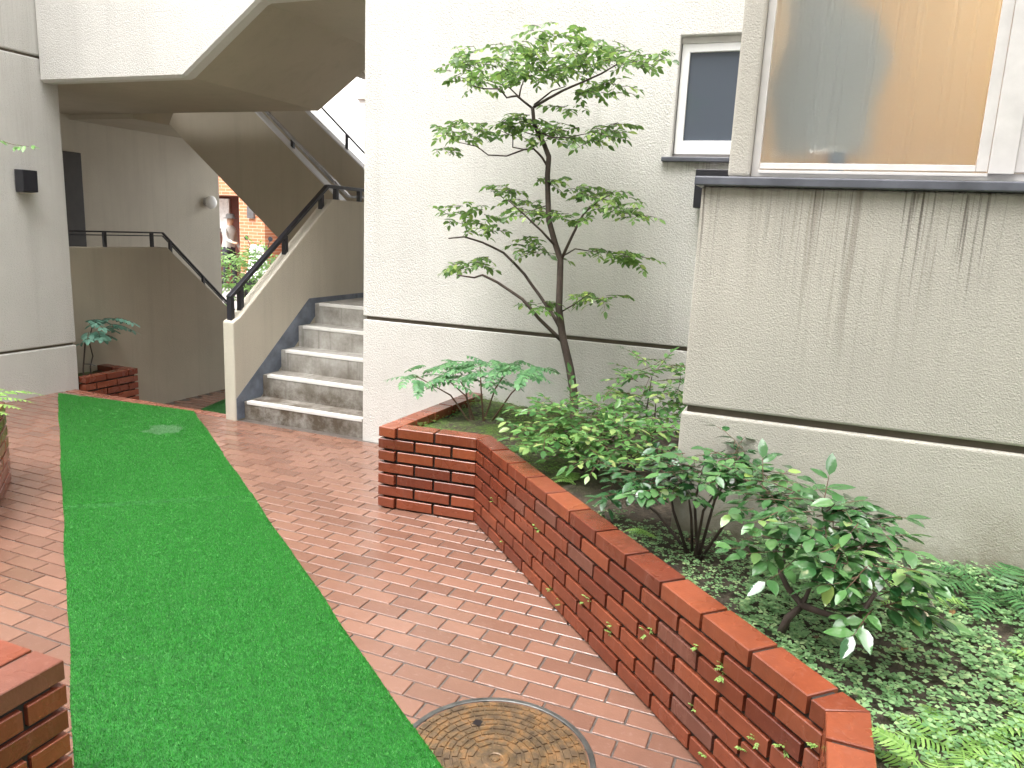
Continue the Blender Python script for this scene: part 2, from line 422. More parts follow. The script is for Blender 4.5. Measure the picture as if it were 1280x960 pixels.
runner('turf_mat', [lc[0]+ld*1.0, lc[0]+ld*1.0+n2*.6, lc[0]-ld*.25+n2*.6, lc[0]-ld*.25], GL, 'small piece of green artificial turf on the lower passage behind the stair wall', 9000, 6, 10)

# ------------------------------------------------------------------ brick planters
BL, BJ = .2145, .0135
def clip(poly, a, b, c):
    """keep a*x+b*y<=c"""
    o = []; n = len(poly)
    for i in range(n):
        p, q = poly[i], poly[(i+1) % n]; dp = a*p[0]+b*p[1]-c; dq = a*q[0]+b*q[1]-c
        if dp <= 0: o.append(p)
        if dp*dq < 0: t = dp/(dp-dq); o.append((p[0]+t*(q[0]-p[0]), p[1]+t*(q[1]-p[1])))
    return o
_bm = {}
def brick_obj(root, poly, org, d, nrm, z0, h, key):
    """poly in (s, t) run coordinates; chamfered prism"""
    cs = sum(p[0] for p in poly)/len(poly); ct = sum(p[1] for p in poly)/len(poly)
    loc = [(p[0]-cs, p[1]-ct) for p in poly]; n = len(loc)
    k = (key, round(h, 4)) if key else None
    me = _bm.get(k) if k else None
    if me is None:
        ch = .0025; vs = []
        for z, i in ((0, ch), (ch, 0), (h-ch, 0), (h, ch)):
            for x, y in loc:
                L = math.hypot(x, y) or 1; vs.append((x-math.copysign(min(i, abs(x)), x), y-math.copysign(min(i, abs(y)), y), z))
        fs = [tuple(range(n))[::-1], tuple(range(3*n, 4*n))]
        for r in range(3):
            for j in range(n): fs.append((r*n+j, r*n+(j+1) % n, (r+1)*n+(j+1) % n, (r+1)*n+j))
        me = bpy.data.meshes.new('brick'); me.from_pydata(vs, [], fs)
        bm = bmesh.new(); bm.from_mesh(me); bmesh.ops.recalc_face_normals(bm, faces=bm.faces); bm.to_mesh(me); bm.free()
        me.materials.append(MT['brick'])
        if k: _bm[k] = me
    o = bpy.data.objects.new('brick', me); COL.objects.link(o); o.parent = root
    p = org+d*cs+nrm*(ct+jit(.0012)); rl = wloc(root)
    o.location = (p[0]-rl.x, p[1]-rl.y, z0-rl.z+jit(.0008)); o.rotation_euler = (0, 0, math.atan2(d[1], d[0])+jit(.004))
    return o
def planter(label, pts, z0, courses, ch, joints, th=.1, head=(), group=None):
    """outer-face path; soil on the left of the path. joints[i] at vertex i: 'm' mitre, 'b' butt quoin"""
    pts = [np.array(p, float) for p in pts]
    root = thing('brick_planter', (pts[1][0], pts[1][1], z0), label, 'planter', group)
    core = MB(); rec = .014
    N = len(pts)-1
    for i in range(N):
        A, B = pts[i], pts[i+1]; L = np.linalg.norm(B-A); d = (B-A)/L; n = np.array([-d[1], d[0]])
        lim = []
        for v, sgn, end in ((i, -1, A), (i+1, 1, B)):
            s_end = 0 if sgn < 0 else L; kind = joints[v] if 0 < v < N else 'e'
            tn = 0.0
            if kind != 'e':
                e = (pts[v+1]-pts[v])/np.linalg.norm(pts[v+1]-pts[v]) if sgn > 0 else (pts[v]-pts[v-1])/np.linalg.norm(pts[v]-pts[v-1])
                ang = math.atan2(d[0]*e[1]-d[1]*e[0], d@e)*(1 if sgn > 0 else -1)
                tn = math.tan(ang/2)
            lim.append((s_end, kind, tn))
        for c in range(courses):
            s0, s1 = 0.0, L
            if lim[0][1] == 'b' and c % 2 == 0: s0 = th+BJ
            if lim[1][1] == 'b' and c % 2 == 1: s1 = L-th-BJ
            unit = BL if i not in head or c < courses-1 else .112
            first = s0+(unit if (c % 2 == (courses-1) % 2) or lim[0][1] == 'b' and c % 2 else unit/2)
            cuts = [s0]; s = first
            if i == 1 and lim[0][1] == 'm': s = s0+(unit*.8 if c % 2 == 0 else unit*.35)
            while s < s1-.045: cuts.append(s); s += unit
            cuts.append(s1)
            for k in range(len(cuts)-1):
                a = cuts[k]+(BJ/2 if k else 0); b = cuts[k+1]-(BJ/2 if k < len(cuts)-2 else 0)
                key = (round(b-a, 3), th)
                if k == 0 and lim[0][1] == 'm' and lim[0][2] < 0: a -= th
                if k == len(cuts)-2 and lim[1][1] == 'm' and lim[1][2] < 0: b += th
                poly = [(a, 0), (b, 0), (b, th), (a, th)]
                if lim[0][1] == 'm':      # keep s >= t*tan
                    q = clip(poly, -1, lim[0][2], -.0015); key = key if q == poly else None; poly = q
                if lim[1][1] == 'm':
                    q = clip(poly, 1, lim[1][2], L-.0015); key = key if q == poly else None; poly = q
                if len(poly) < 3: continue
                brick_obj(root, poly, A, d, n, z0+c*ch+BJ*.6, ch-BJ, key)
        # recessed mortar core
        a0 = A+n*rec+d*(rec if i == 0 or lim[0][1] == 'b' else 0); b0 = B+n*rec-d*(0 if lim[1][1] != 'b' else rec)
        tin = th-rec
        m0 = lim[0][2] if lim[0][1] == 'm' else 0; m1 = lim[1][2] if lim[1][1] == 'm' else 0
        qa = A+n*rec+d*(rec*m0 if m0 else (.03 if lim[0][1] == 'b' else rec)); qb = B+n*rec-d*(rec*m1 if m1 else (.03 if lim[1][1] == 'b' else rec))
        qc = B+n*tin-d*(tin*m1 if m1 else (.03 if lim[1][1] == 'b' else rec)); qd = A+n*tin+d*(tin*m0 if m0 else (.03 if lim[0][1] == 'b' else rec))
        core.prism([qa, qb, qc, qd], 'z', z0+.001, z0+courses*ch-.012-(.0006*i))
    core.build('mortar', MT['mortar'], root)
    return root
CH = .0671; PH = CH*7
main_pts = [(-2.075, 4.55), (-2.118, 3.468), (-1.552, 3.51), (.141, 1.791), (.141, .45)]
planter('long red brick planter with seven courses running from the pale wall past the shrubs', main_pts, 0, 7, CH, ['e', 'b', 'm', 'm', 'e'], head=(3,))
planter('low red brick planter corner beside the near end of the turf runner', [(-1.604, .1), (-1.604, 1.176), (-2.75, 1.176)], 0, 7, CH, ['e', 'b', 'e'])
planter('red brick planter with a bent wall in front of the pillar with the black lamp', [(-3.30, 1.75), (-3.72, 2.42), (-4.17, 2.83), (-5.9, 2.95)], 0, 7, CH, ['e', 'm', 'm', 'e'])
planter('small red brick planter holding the staked sapling on the lower passage', [(-5.85, 4.70), (-5.85, 5.255), (-6.25, 5.255)], GL, 8, CH, ['e', 'b', 'e'])

def soil_sheet(poly, zf, name, step=.03):
    xs = [p[0] for p in poly]; ys = [p[1] for p in poly]
    nx = int((max(xs)-min(xs))/step)+2; ny = int((max(ys)-min(ys))/step)+2
    X, Y = np.meshgrid(min(xs)+np.arange(nx)*step, min(ys)+np.arange(ny)*step, indexing='ij')
    Z = zf(X, Y)+RNG.normal(0, .004, X.shape)
    V = np.stack([X, Y, Z], -1).reshape(-1, 3); idx = np.arange(nx*ny).reshape(nx, ny)
    F = []
    for i in range(nx-1):
        for j in range(ny-1):
            if inside((X[i, j]+step/2, Y[i, j]+step/2), poly): F.append((idx[i, j], idx[i+1, j], idx[i+1, j+1], idx[i, j+1]))
    used = np.unique(np.array(F)); rm = -np.ones(nx*ny, int); rm[used] = np.arange(len(used))
    o = raw_mesh(name, V[used], [rm[np.array(F)]], MT['soil'], smooth=True); o['kind'] = 'structure'
    return o
def soil_z(X, Y):
    z = .385+.012*np.sin(X*3.1+.5)*np.cos(Y*2.7)+.008*np.sin(X*9+Y*7)
    z = z+.05*np.clip((Y-2.3)/.6, 0, 1)*np.clip((X-.0)/.4, 0, 1)*.8
    return z+.02*np.clip((-X-1.3)/.4, 0, 1)
SOILP = [(-2.05, 3.53), (-1.53, 3.56), (.195, 1.83), (.195, -.2), (2.6, -.2), (2.6, 2.99), (-.40, 2.99), (-.40, 4.58), (-2.03, 4.58)]
soil_sheet(SOILP, soil_z, 'soil_bed')
soil_sheet([(-3.0, -.4), (-1.66, -.4), (-1.66, 1.12), (-3.0, 1.12)], lambda X, Y: .40+0*X, 'soil_bed', .06)
soil_sheet([(-5.95, 1.5), (-3.2, 1.5), (-3.78, 2.40), (-4.2, 2.78), (-5.95, 2.9)], lambda X, Y: .40+0*X, 'soil_bed', .06)
soil_sheet([(-6.28, 4.68), (-5.9, 4.68), (-5.9, 5.2), (-6.28, 5.2)], lambda X, Y: GL+.48+0*X, 'soil_bed', .03)

# ------------------------------------------------------------------ manhole cover
mh = thing('manhole_cover', (MH[0], MH[1], 0), 'round rusty cast iron manhole cover with concentric block pattern', 'manhole cover')
mi = Mat('cast_iron'); cI = mi.ramp(mi.noise(22, 5, .7), [(.3, (.07, .05, .036)), (.5, (.15, .098, .055)), (.62, (.24, .13, .055)), (.75, (.13, .11, .09))])
MT['iron'] = mi.set(cI, mi.rng(mi.noise(14, 3), .35, .65, .15, .45), mi.bump(mi.noise(120, 3), .3, .003), Metallic=.35)
MT['iron_rim'] = plain('iron_rim', (.075, .075, .07), .35, .4, 80, .4, Metallic=.3)
MB().lathe([(.0, -.02), (MH[2]-.022, -.02), (MH[2]-.022, .0015), (.0, .0016)], (MH[0], MH[1], 0), 64).build('cover_plate', MT['iron'], mh)
MB().lathe([(MH[2]-.018, -.02), (MH[2]-.018, .003), (MH[2]-.015, .005), (MH[2]-.002, .005), (MH[2], .003), (MH[2], -.02)], (MH[0], MH[1], 0), 64).build('rim', MT['iron_rim'], mh)
pads = MB(); r = .066; ring = 0
while r < MH[2]-.035:
    n = max(8, int(2*math.pi*r/.042)); dr = .0175
    for k in range(n):
        a0 = 2*math.pi*(k+.06+.5*(ring % 2))/n; a1 = 2*math.pi*(k+.94+.5*(ring % 2))/n
        hole = abs((a0+a1)/2 % (2*math.pi)-1.85) < .06 and abs(r-.205) < .02
        if hole: continue
        q = []
        for z, i in ((.001, 0), (.0052, .0015)):
            for rr, aa in ((r+i, a0), (r+dr-i, a0), (r+dr-i, a1), (r+i, a1)): q.append((MH[0]+rr*math.cos(aa), MH[1]+rr*math.sin(aa), z))
        pads.add(q, [(4, 5, 6, 7), (0, 1, 5, 4), (1, 2, 6, 5), (2, 3, 7, 6), (3, 0, 4, 7)])
    r += .0235; ring += 1
pads.build('raised_blocks', MT['iron'], mh)
MB().lathe([(.020, .001), (.020, .004), (.024, .0056), (.040, .0056), (.044, .001)], (MH[0], MH[1], 0), 32).build('centre_ring', MT['iron'], mh)
MB().lathe([(0.0, .001), (.014, .001), (.012, .005), (0, .0062)], (MH[0], MH[1], 0), 24).build('centre_boss', MT['iron'], mh)
hp = on_z(597, 905, 0)
MB().box((hp[0]-.013, hp[1]-.013, .0012), (hp[0]+.013, hp[1]+.013, .0057)).build('lifting_hole', plain('dark_hole', (.01, .006, .008), .3), mh)

# ------------------------------------------------------------------ apartment wall, bay and windows
YA, YB = 4.564, 2.945
ab = thing('apartment_building', (-1.0, YA, 0), 'pale stucco apartment wall with a small window behind the slender tree and a bay', 'building')
zj = .893
MB().box((-2.883, YA+.13, -.2), (3.0, 7.9, 7.0)).build('wall_core', MT['groove'], ab)
MB().box((-2.905, YA+.02, zj-.06), (3.0, YA+.095, zj+.06)).build('joint_strip', MT['groove'], ab)
wx0, wx1, wz0, wz1 = -.858, -.12, 2.0, 2.655
# one clean face: a plate with a window hole
def plate_hole(x0, x1, z0, z1, hx0, hx1, hz0, hz1, y0, y1):
    m = MB(); o = [(x0, z0), (x1, z0), (x1, z1), (x0, z1)]; h = [(hx0, hz0), (hx1, hz0), (hx1, hz1), (hx0, hz1)]
    vs = [(p[0], y0, p[1]) for p in o+h]+[(p[0], y1, p[1]) for p in o+h]; fs = []
    for i in range(4):
        j = (i+1) % 4
        fs += [(i, j, 4+j, 4+i), (8+j, 8+i, 12+i, 12+j), (i, 8+i, 8+j, j), (4+i, 4+j, 12+j, 12+i)]
    return m.add(vs, fs)
plate_hole(-2.925, 3.0, zj+.013, 7.0, wx0, wx1, wz0, wz1, YA, YA+.10).build('upper_wall', MT['wall'], ab, bevel=.006)
MB().box((-2.925, YA, -.1), (3.0, YA+.10, zj-.013)).build('lower_wall', MT['wall'], ab, bevel=.006)
MB().box((-2.925, YA+.101, -.1), (-2.885, 7.9, 7.0)).build('stair_side_wall', MT['stair'], ab)
# small window
win = MB(); fy = YA+.045
def frame(x0, x1, z0, z1, y0, y1, t, tb=None):
    return plate_hole(x0, x1, z0, z1, x0+t, x1-t, z0+(tb or t), z1-t, y0, y1)
wf = frame(wx0+.006, wx1-.006, wz0+.02, wz1-.035, fy, fy+.05, .045, .075).build('window', MT['white_frame'], ab, bevel=.003)
mg = Mat('dark_glass'); MT['glass_dark'] = mg.set((.07, .085, .11), .06, None, Specular_IOR_Level=.8)
MB().box((wx0+.05, fy+.02, wz0+.09), (wx1-.05, fy+.028, wz1-.078)).build('pane', MT['glass_dark'], wf)
MB().box((wx0+.002, fy-.004, wz1-.034), (wx1-.002, fy+.05, wz1-.002)).build('head_rail', MT['alu'], wf)
MB().box((wx0+.002, fy-.012, wz0+.002), (wx1-.002, fy+.05, wz0+.019)).build('bottom_rail', plain('dark_track', (.16, .15, .15), .4), wf)
MB().box((wx0-.05, YA-.03, wz0-.028), (wx1+.06, YA+.04, wz0-.001)).build('window_sill', MT['slate'], wf, bevel=.004)

# bay
bx0 = -.43
MB().box((bx0+.02, YB+.02, 0), (3.0, YA-.002, 1.735)).build('bay_core', MT['groove'], ab)
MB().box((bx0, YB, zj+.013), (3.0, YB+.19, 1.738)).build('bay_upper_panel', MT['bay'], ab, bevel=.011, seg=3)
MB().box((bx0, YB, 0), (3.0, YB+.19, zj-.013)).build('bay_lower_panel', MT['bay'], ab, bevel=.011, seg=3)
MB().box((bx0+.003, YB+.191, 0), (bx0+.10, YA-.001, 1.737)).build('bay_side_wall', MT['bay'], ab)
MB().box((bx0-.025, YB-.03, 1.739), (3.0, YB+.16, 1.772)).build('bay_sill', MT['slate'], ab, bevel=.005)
jx0, gx0, gx1, mx1, gz0 = -.345, -.268, .452, .562, 1.80
yj = YB+.02
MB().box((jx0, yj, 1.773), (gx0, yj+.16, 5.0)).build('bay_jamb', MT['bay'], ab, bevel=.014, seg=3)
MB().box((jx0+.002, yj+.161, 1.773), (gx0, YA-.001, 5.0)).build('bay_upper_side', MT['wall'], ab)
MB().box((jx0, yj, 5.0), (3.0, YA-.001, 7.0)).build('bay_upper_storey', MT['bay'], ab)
bw = frame(gx0+.001, 2.2, 1.778, 3.35, yj+.045, yj+.10, .028, .028).build('bay_window', MT['alu'], ab, bevel=.003)
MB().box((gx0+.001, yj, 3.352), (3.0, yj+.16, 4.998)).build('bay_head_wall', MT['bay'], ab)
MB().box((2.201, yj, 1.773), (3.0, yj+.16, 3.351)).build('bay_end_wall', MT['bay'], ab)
MB().box((gx1, yj+.035, 1.807), (gx1+.035, yj+.043, 3.32)).box((gx1+.036, yj+.025, 1.80), (mx1, yj+.044, 3.32)).box((mx1+.002, yj+.038, 1.806), (mx1+.14, yj+.0445, 3.32)).build('mullion', MT['alu'], bw, bevel=.002)
MB().box((gx0+.03, yj+.032, 1.807), (gx1-.001, yj+.044, 1.828)).box((gx0-.0+.03, yj+.018, 1.790), (gx1+.034, yj+.031, 1.801)).build('bottom_rail', MT['alu'], bw, bevel=.0015)
mg = Mat('frosted_glass'); nb = mg.math('ADD', mg.noise(260, 2), mg.math('MULTIPLY', mg.rng(mg.noise(1.0, 2, .5, stretch=(42, 42, .7)), .55, .68), 1.5))
MT['frost'] = mg.set((.93, .95, .95), .5, mg.bump(nb, .5, .003), Transmission_Weight=1.0, IOR=1.35)
_df = mg.n('ShaderNodeBsdfDiffuse'); _df.inputs[0].default_value = (.62, .64, .60, 1); _mx = mg.n('ShaderNodeMixShader'); _mx.inputs[0].default_value = .06
mg.link(mg.b.outputs[0], _mx.inputs[1]); mg.link(_df.outputs[0], _mx.inputs[2]); mg.link(_mx.outputs[0], mg.nt.nodes['Material Output'].inputs[0])
MB().box((gx0+.03, yj+.058, 1.829), (gx1-.0, yj+.063, 3.321)).build('pane', MT['frost'], bw)
MB().box((mx1+.004, yj+.066, 1.807), (2.171, yj+.071, 3.321)).build('pane', MT['frost'], bw)
# room behind the frosted glass
rm = MB(); ry = YA-.25
rm.box((gx0+.001, ry, 1.76), (3.0, ry+.03, 3.6))
rm.build('room_back_wall', plain('ochre_wall', (.54, .42, .27), .8, var=.2, scale=12), ab)
MB().box((gx0+.001, yj+.161, 1.741), (3.0, ry-.001, 1.762)).build('room_floor', plain('room_board', (.45, .30, .15), .6), ab)
MB().box((gx0+.001, yj+.161, 3.40), (3.0, ry-.001, 3.43)).build('room_ceiling', plain('room_ceiling', (.7, .62, .5), .8), ab)
MB().box((2.6, yj+.161, 1.763), (2.63, ry-.001, 3.399)).build('room_end_wall', plain('room_end', (.5, .33, .16), .8), ab)
rl = bpy.data.lights.new('room_lamp', 'POINT'); rl.energy = 16; rl.color = (1.0, .83, .58); rl.shadow_soft_size = .12
rlo = bpy.data.objects.new('room_lamp', rl); COL.objects.link(rlo); rlo.location = (1.5, 3.7, 3.2)
cl = MB(); yc = yj+.20
hx = [on_y(x, y, yc) for x, y in ((985, -60), (1085, 10), (1100, 18), (1118, 72), (1096, 128), (1086, 196), (968, 196), (962, 110), (985, 40))]
cl.prism([(p[0], p[2]) for p in hx], 'y', yc, yc+.05)
tag(cl.build('hanging_towel', plain('grey_cloth', (.27, .29, .285), .9), None, bevel=.01), 'grey cloth hanging behind the frosted bay window', 'towel')
p = on_y(1048, 190, yj+.10)
pot = thing('cup', (p[0], p[1], 1.83), 'dark blue cup standing behind the frosted bay window', 'cup')
MB().lathe([(.0, .0), (.025, .0), (.034, .075), (.030, .075), (.023, .008), (0, .007)], (p[0], p[1]+.015, 1.800), 20).build('cup_wall', plain('blue_plastic', (.02, .06, .11), .4), pot, smooth=True)
MB().box((p[0]-.10, p[1]-.01, 1.8755), (p[0]+.02, p[1]+.05, 1.882)).build('brush', plain('white_plastic', (.85, .85, .83), .4), pot)
MB().box((gx0+.03, yj+.074, 1.763), (2.17, yj+.16, 1.799)).build('inner_sill', plain('inner_sill', (.55, .5, .42), .5), ab)

# ------------------------------------------------------------------ left building: pillar, inner wall, door
XP = -5.92
lb = thing('entrance_building', (XP, 3.5, 0), 'pale stucco pillar and inner wall carrying the black lamp on the left', 'building')
MB().box((-6.6, 1.6, -.5), (XP-.02, 4.67, 7.0)).build('pillar_core', MT['groove'], lb)
for z0, z1, nm in ((-.02, .39, 'base_panel'), (.408, 2.703, 'middle_panel'), (2.722, 7.0, 'upper_panel')):
    MB().box((-6.62, 1.58, z0), (XP, 4.69, z1)).build(nm, MT['pillar'], lb, bevel=.012, seg=3)
XB = -7.8
MB().box((XB-.2, 4.0, -.6), (XB, 8.53, 3.2)).build('inner_wall', MT['stair'], lb, bevel=.012, seg=3)
MB().box((XB+.001, 5.55, .2), (XB+.05, 6.36, 2.16)).build('door', plain('dark_door', (.035, .03, .026), .5), lb, bevel=.006)
MB().box((XB+.05, 5.50, .2), (XB+.06, 5.54, 2.2)).build('door_frame', MT['black'], lb)

# stair parapet along the lower passage
XC = -6.26
pc = thing('stair_parapet', (XC, 6.0, GL), 'shaded stucco parapet with a thin black handrail beside the small planter', 'parapet')
prof = [(4.2, GL-.1), (4.2, 1.212), (6.075, 1.203), (7.75, -.14), (7.75, GL-.1)]
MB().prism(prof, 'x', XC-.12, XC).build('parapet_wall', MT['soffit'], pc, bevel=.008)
def handrail(parent, pts, posts, wd, ht, pw):
    hr = MB()
    for a, b in zip(pts[:-1], pts[1:]): hr.bar(a, b, wd, ht)
    r = hr.build('handrail', MT['black'], parent, bevel=.003)
    for a, b in posts: MB().bar(a, b, pw, pw).build('post', MT['black'], r)
    return r
def mid(a, b, t): return np.asarray(a)*(1-t)+np.asarray(b)*t
xr = XC-.06; cr = [on_x(x, y, xr) for x, y in ((92, 288.5), (203, 291), (285, 379))]; cr = [np.array([xr, 4.4, cr[0][2]])]+cr[1:]
cr[2] = cr[1]+(cr[2]-cr[1])*1.6
lowbar = [p-np.array([0, 0, .032]) for p in cr]
hr = handrail(pc, cr, [], .03, .014, .02)
MB().bar(lowbar[0], lowbar[1], .012, .010).bar(lowbar[1], lowbar[2], .012, .01).build('lower_rail', MT['black'], hr)
for x, y in ((131, 306), (190, 308), (213, 314), (254, 350)):
    q = on_x(x, y, xr); zt = np.interp(q[1], [cr[0][1], cr[1][1], cr[2][1]], [cr[0][2], cr[1][2], cr[2][2]]); zb = np.interp(q[1], [4.2, 6.075, 7.75], [1.212, 1.203, -.14])
    MB().box((xr-.014, q[1]-.014, zb-.02), (xr+.014, q[1]+.014, zt)).build('post', MT['black'], hr)

# ------------------------------------------------------------------ lower staircase
st = thing('staircase', (-3.5, 4.6, 0), 'lower concrete staircase of five steps between the sloping stucco wall and the building', 'staircase')
XE0, XE1, XS1 = -4.138, -4.034, -2.928
mc = Mat('step_concrete'); x, y, z = mc.sep()
c = mc.ramp(mc.noise(6, 5, .7), [(.3, (.20, .185, .16)), (.5, (.33, .315, .285)), (.7, (.44, .425, .40))])
c = mc.mix(mc.math('MULTIPLY', mc.rng(z, .50, .16), mc.rng(mc.noise(5, 5, .75), .3, .6)), c, (.085, .065, .045))
c = mc.mix(mc.rng(mc.noise(1, 4, .6, stretch=(25, 25, 2)), .55, .7, 0, .5), c, (.12, .105, .085))
MT['step'] = mc.set(c, mc.rng(mc.noise(7, 3), .35, .65, .35, .7), mc.bump(mc.noise(70, 4), .4, .005))
MT['nosing'] = plain('nosing', (.66, .65, .62), .5, .2, 60, .08)
MT['skirt'] = plain('blue_grey_paint', (.15, .175, .225), .55, .3, 40, .35)
ny = [4.604, 4.823, 5.052, 5.285, 5.517]; nz = [.139, .316, .488, .665, .840]
for k in range(5):
    y1 = ny[k+1]+.015 if k < 4 else 7.9
    s = MB().box((XE1+.004, ny[k]+.004, -.1 if k == 0 else nz[k-1]-.05), (XS1, y1, nz[k])).build('step' if k < 4 else 'landing', MT['step'], st, bevel=.004)
    MB().box((XE1+.03+.02*(k > 0), ny[k], nz[k]-.022), (XS1-.03, ny[k]+.055, nz[k]+.003)).build('nosing', MT['nosing'], s, bevel=.003)
# side wall, sloping with the flight
sl_ = [(4.515, -.05), (4.515, .765), (4.59, .80), (5.80, 1.735), (6.72, 1.735), (6.72, -.5), (4.64, -.5)]
ew = MB().prism(sl_, 'x', XE0, XE1).build('side_wall', MT['stair'], st, bevel=.012, seg=3)
# painted skirting on its inner face
sk = [(4.525, .004), (4.525, .172), (5.444, .885), (6.72, .885), (6.72, .72), (5.52, .72), (4.64, .004)]
MB().prism(sk, 'x', XE1+.0005, XE1+.0035).build('skirting', MT['skirt'], st)
xr = -4.088
r0 = np.array([xr, 4.535, .945]); r1 = np.array([xr, 5.79, 1.845]); r2 = np.array([xr, 6.70, 1.848])
def ewz(y): return np.interp(y, [4.515, 4.59, 5.80, 6.72], [.765, .80, 1.735, 1.735])
hr = handrail(st, [r0, r1, r2], [], .042, .030, .03)
for yy in (4.552, 4.66, 5.20, 5.70, 5.92, 6.30):
    zt = np.interp(yy, [r0[1], r1[1], r2[1]], [r0[2], r1[2], r2[2]])
    wd = .019 if yy > 4.6 else .021
    MB().box((xr-wd, yy-.018, ewz(yy)-.02), (xr+wd, yy+.018, zt-.012)).build('post', MT['black'], hr)

# ------------------------------------------------------------------ middle flight, seen from below
Y2, Y3 = 6.72, 7.75
mf = thing('middle_stair_flight', (-5.2, Y2, 0), 'middle stair flight with dark sloping parapets and a shiny handrail under the walkway', 'staircase')
k2 = Y2/6.6; zz = lambda z: (z-CAM_H)*k2+CAM_H
f2 = [(-6.70*k2, zz(2.49)), (-6.30*k2, zz(3.24)), (-5.507*k2, zz(2.575)), (-4.50*k2, zz(1.735)), (-4.145, zz(1.735)), (-4.145, .5), (-4.55*k2, zz(.765))]
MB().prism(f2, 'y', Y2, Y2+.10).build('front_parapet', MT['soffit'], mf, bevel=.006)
MT['coping'] = plain('metal_coping', (.62, .62, .64), .35, var=.05)
def coping(a, b, y0, y1):
    m = MB(); d = np.array([b[0]-a[0], b[1]-a[1]]); d /= np.linalg.norm(d); n = np.array([-d[1], d[0]]); n = n if n[1] > 0 else -n
    a = np.array(a)+n*.001; b = np.array(b)+n*.001
    return m.prism([a, b, b+n*.014, a+n*.014], 'y', y0, y1)
coping(f2[1], f2[3], Y2-.008, Y2+.108).build('coping', MT['coping'], mf)
b0 = on_y(381, 139, Y3); b1 = on_y(458, 215, Y3); sb = (b1[2]-b0[2])/(b1[0]-b0[0])
bk = [(b0[0]-1.3, b0[2]-1.3*sb), (b0[0]+1.35, b0[2]+1.35*sb), (b0[0]+1.35, b0[2]+1.35*sb-.75), (b0[0]-1.3, b0[2]-1.3*sb-.75)]
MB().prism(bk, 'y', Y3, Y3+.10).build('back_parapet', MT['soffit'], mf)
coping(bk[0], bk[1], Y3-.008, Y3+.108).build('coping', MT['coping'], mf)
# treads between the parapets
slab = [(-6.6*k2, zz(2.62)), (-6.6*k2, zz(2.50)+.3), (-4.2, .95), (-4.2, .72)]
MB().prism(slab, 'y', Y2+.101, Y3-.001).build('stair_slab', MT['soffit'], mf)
p0 = on_y(337, 143, Y2+.05); p1 = on_y(422, 231, Y2+.05); sr = (p1[2]-p0[2])/(p1[0]-p0[0])
ra = np.array([p0[0]-.6, Y2+.05, p0[2]-.6*sr]); rb = np.array([p1[0]+.14, Y2+.05, p1[2]+.14*sr]); rc = rb+np.array([.25, 0, 0])
MT['steel'] = plain('wet_steel', (.42, .42, .44), .22, var=.1, Metallic=.9)
hr = handrail(mf, [ra, rb, rc], [], .045, .028, .03); hr.data.materials[0] = MT['steel']
for x, yb in ((366, 186), (421, 245)):
    q = on_y(x, yb, Y2+.05); zt = p0[2]+(q[0]-p0[0])*sr
    MB().box((q[0]-.016, Y2+.035, q[2]-.06), (q[0]+.016, Y2+.065, zt-.008)).build('post', MT['black'], hr)
q0 = on_y(427, 161, Y3+.05); q1 = on_y(458, 194, Y3+.05); e = (q1-q0)
hr = handrail(mf, [q0-e*3, q1+e*2], [], .03, .016, .02)
q = on_y(433.5, 186, Y3+.05); MB().box((q[0]-.014, Y3+.036, q[2]-.05), (q[0]+.014, Y3+.064, on_y(433.5, 168, Y3+.05)[2])).build('post', MT['black'], hr)

# ------------------------------------------------------------------ walkway and upper flight overhead
YP = 4.523
wk = thing('overhead_walkway', (-5.0, YP, 2.5), 'white stucco walkway and upper flight bridging overhead from the pillar to the building', 'walkway')
zb, xk, xt, zt3 = 2.523, -4.436, -3.735, 3.003
front = [(XP+.001, zb), (xk, zb), (xt, zt3), (-2.926, zt3), (-2.926, 4.4), (xt-.3, 4.4), (xk-.35, 4.0), (XP+.001, 4.0)]
MB().prism(front, 'y', YP, YP+.12).build('front_parapet', MT['wall'], wk, bevel=.02, seg=1)
zs = zb+.035
sof = [(-7.797, zs), (xk-.10, zs), (xt-.10, zt3+.035), (-2.926, zt3+.035), (-2.926, zt3+.25), (xt-.2, zt3+.25), (xk-.2, zs+.2), (-7.797, zs+.2)]
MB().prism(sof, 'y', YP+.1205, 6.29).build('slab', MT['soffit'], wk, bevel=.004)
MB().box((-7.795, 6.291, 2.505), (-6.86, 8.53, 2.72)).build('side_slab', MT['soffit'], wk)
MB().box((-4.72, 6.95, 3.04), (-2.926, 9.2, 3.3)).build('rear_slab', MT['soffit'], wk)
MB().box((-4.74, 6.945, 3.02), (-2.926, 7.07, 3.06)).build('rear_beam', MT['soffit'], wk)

# unseen blockers added to cut sky light: upper storey, blocks behind the camera
us = thing('unseen_upper_storey', (-5.5, 6.0, 4.6), 'unseen upper storey slab added above the walkway to darken the stairwell', 'building')
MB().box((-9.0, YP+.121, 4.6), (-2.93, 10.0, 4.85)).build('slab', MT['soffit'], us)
MB().box((-5.919, YP, 4.42), (-2.93, YP+.12, 6.9)).build('parapet', MT['wall'], us)  # set low to stop light entering from the front
MB().box((-9.0, 10.001, 3.9), (-2.93, 10.12, 5.9)).build('rear_light_screen', MT['wall'], us)  # added to stop light entering from the back
ob = thing('opposite_sky_blocker', (2.0, -2.2, 0), 'tall unseen stucco block added behind the camera to shade the bay window', 'building')
MB().box((-1.2, -8, -.1), (9, -2.2, 13)).build('wall', MT['pillar'], ob)  # unseen mass keeping frontal sky off the bay
cb_ = thing('court_sky_blocker', (-7.0, -4.5, 0), 'unseen stucco block added across the court to cut low sky light', 'building')
MB().box((-16, -9, -.1), (-1.25, -4.5, 9.5)).build('wall', MT['pillar'], cb_)  # unseen mass hiding the low sky so light falls from above

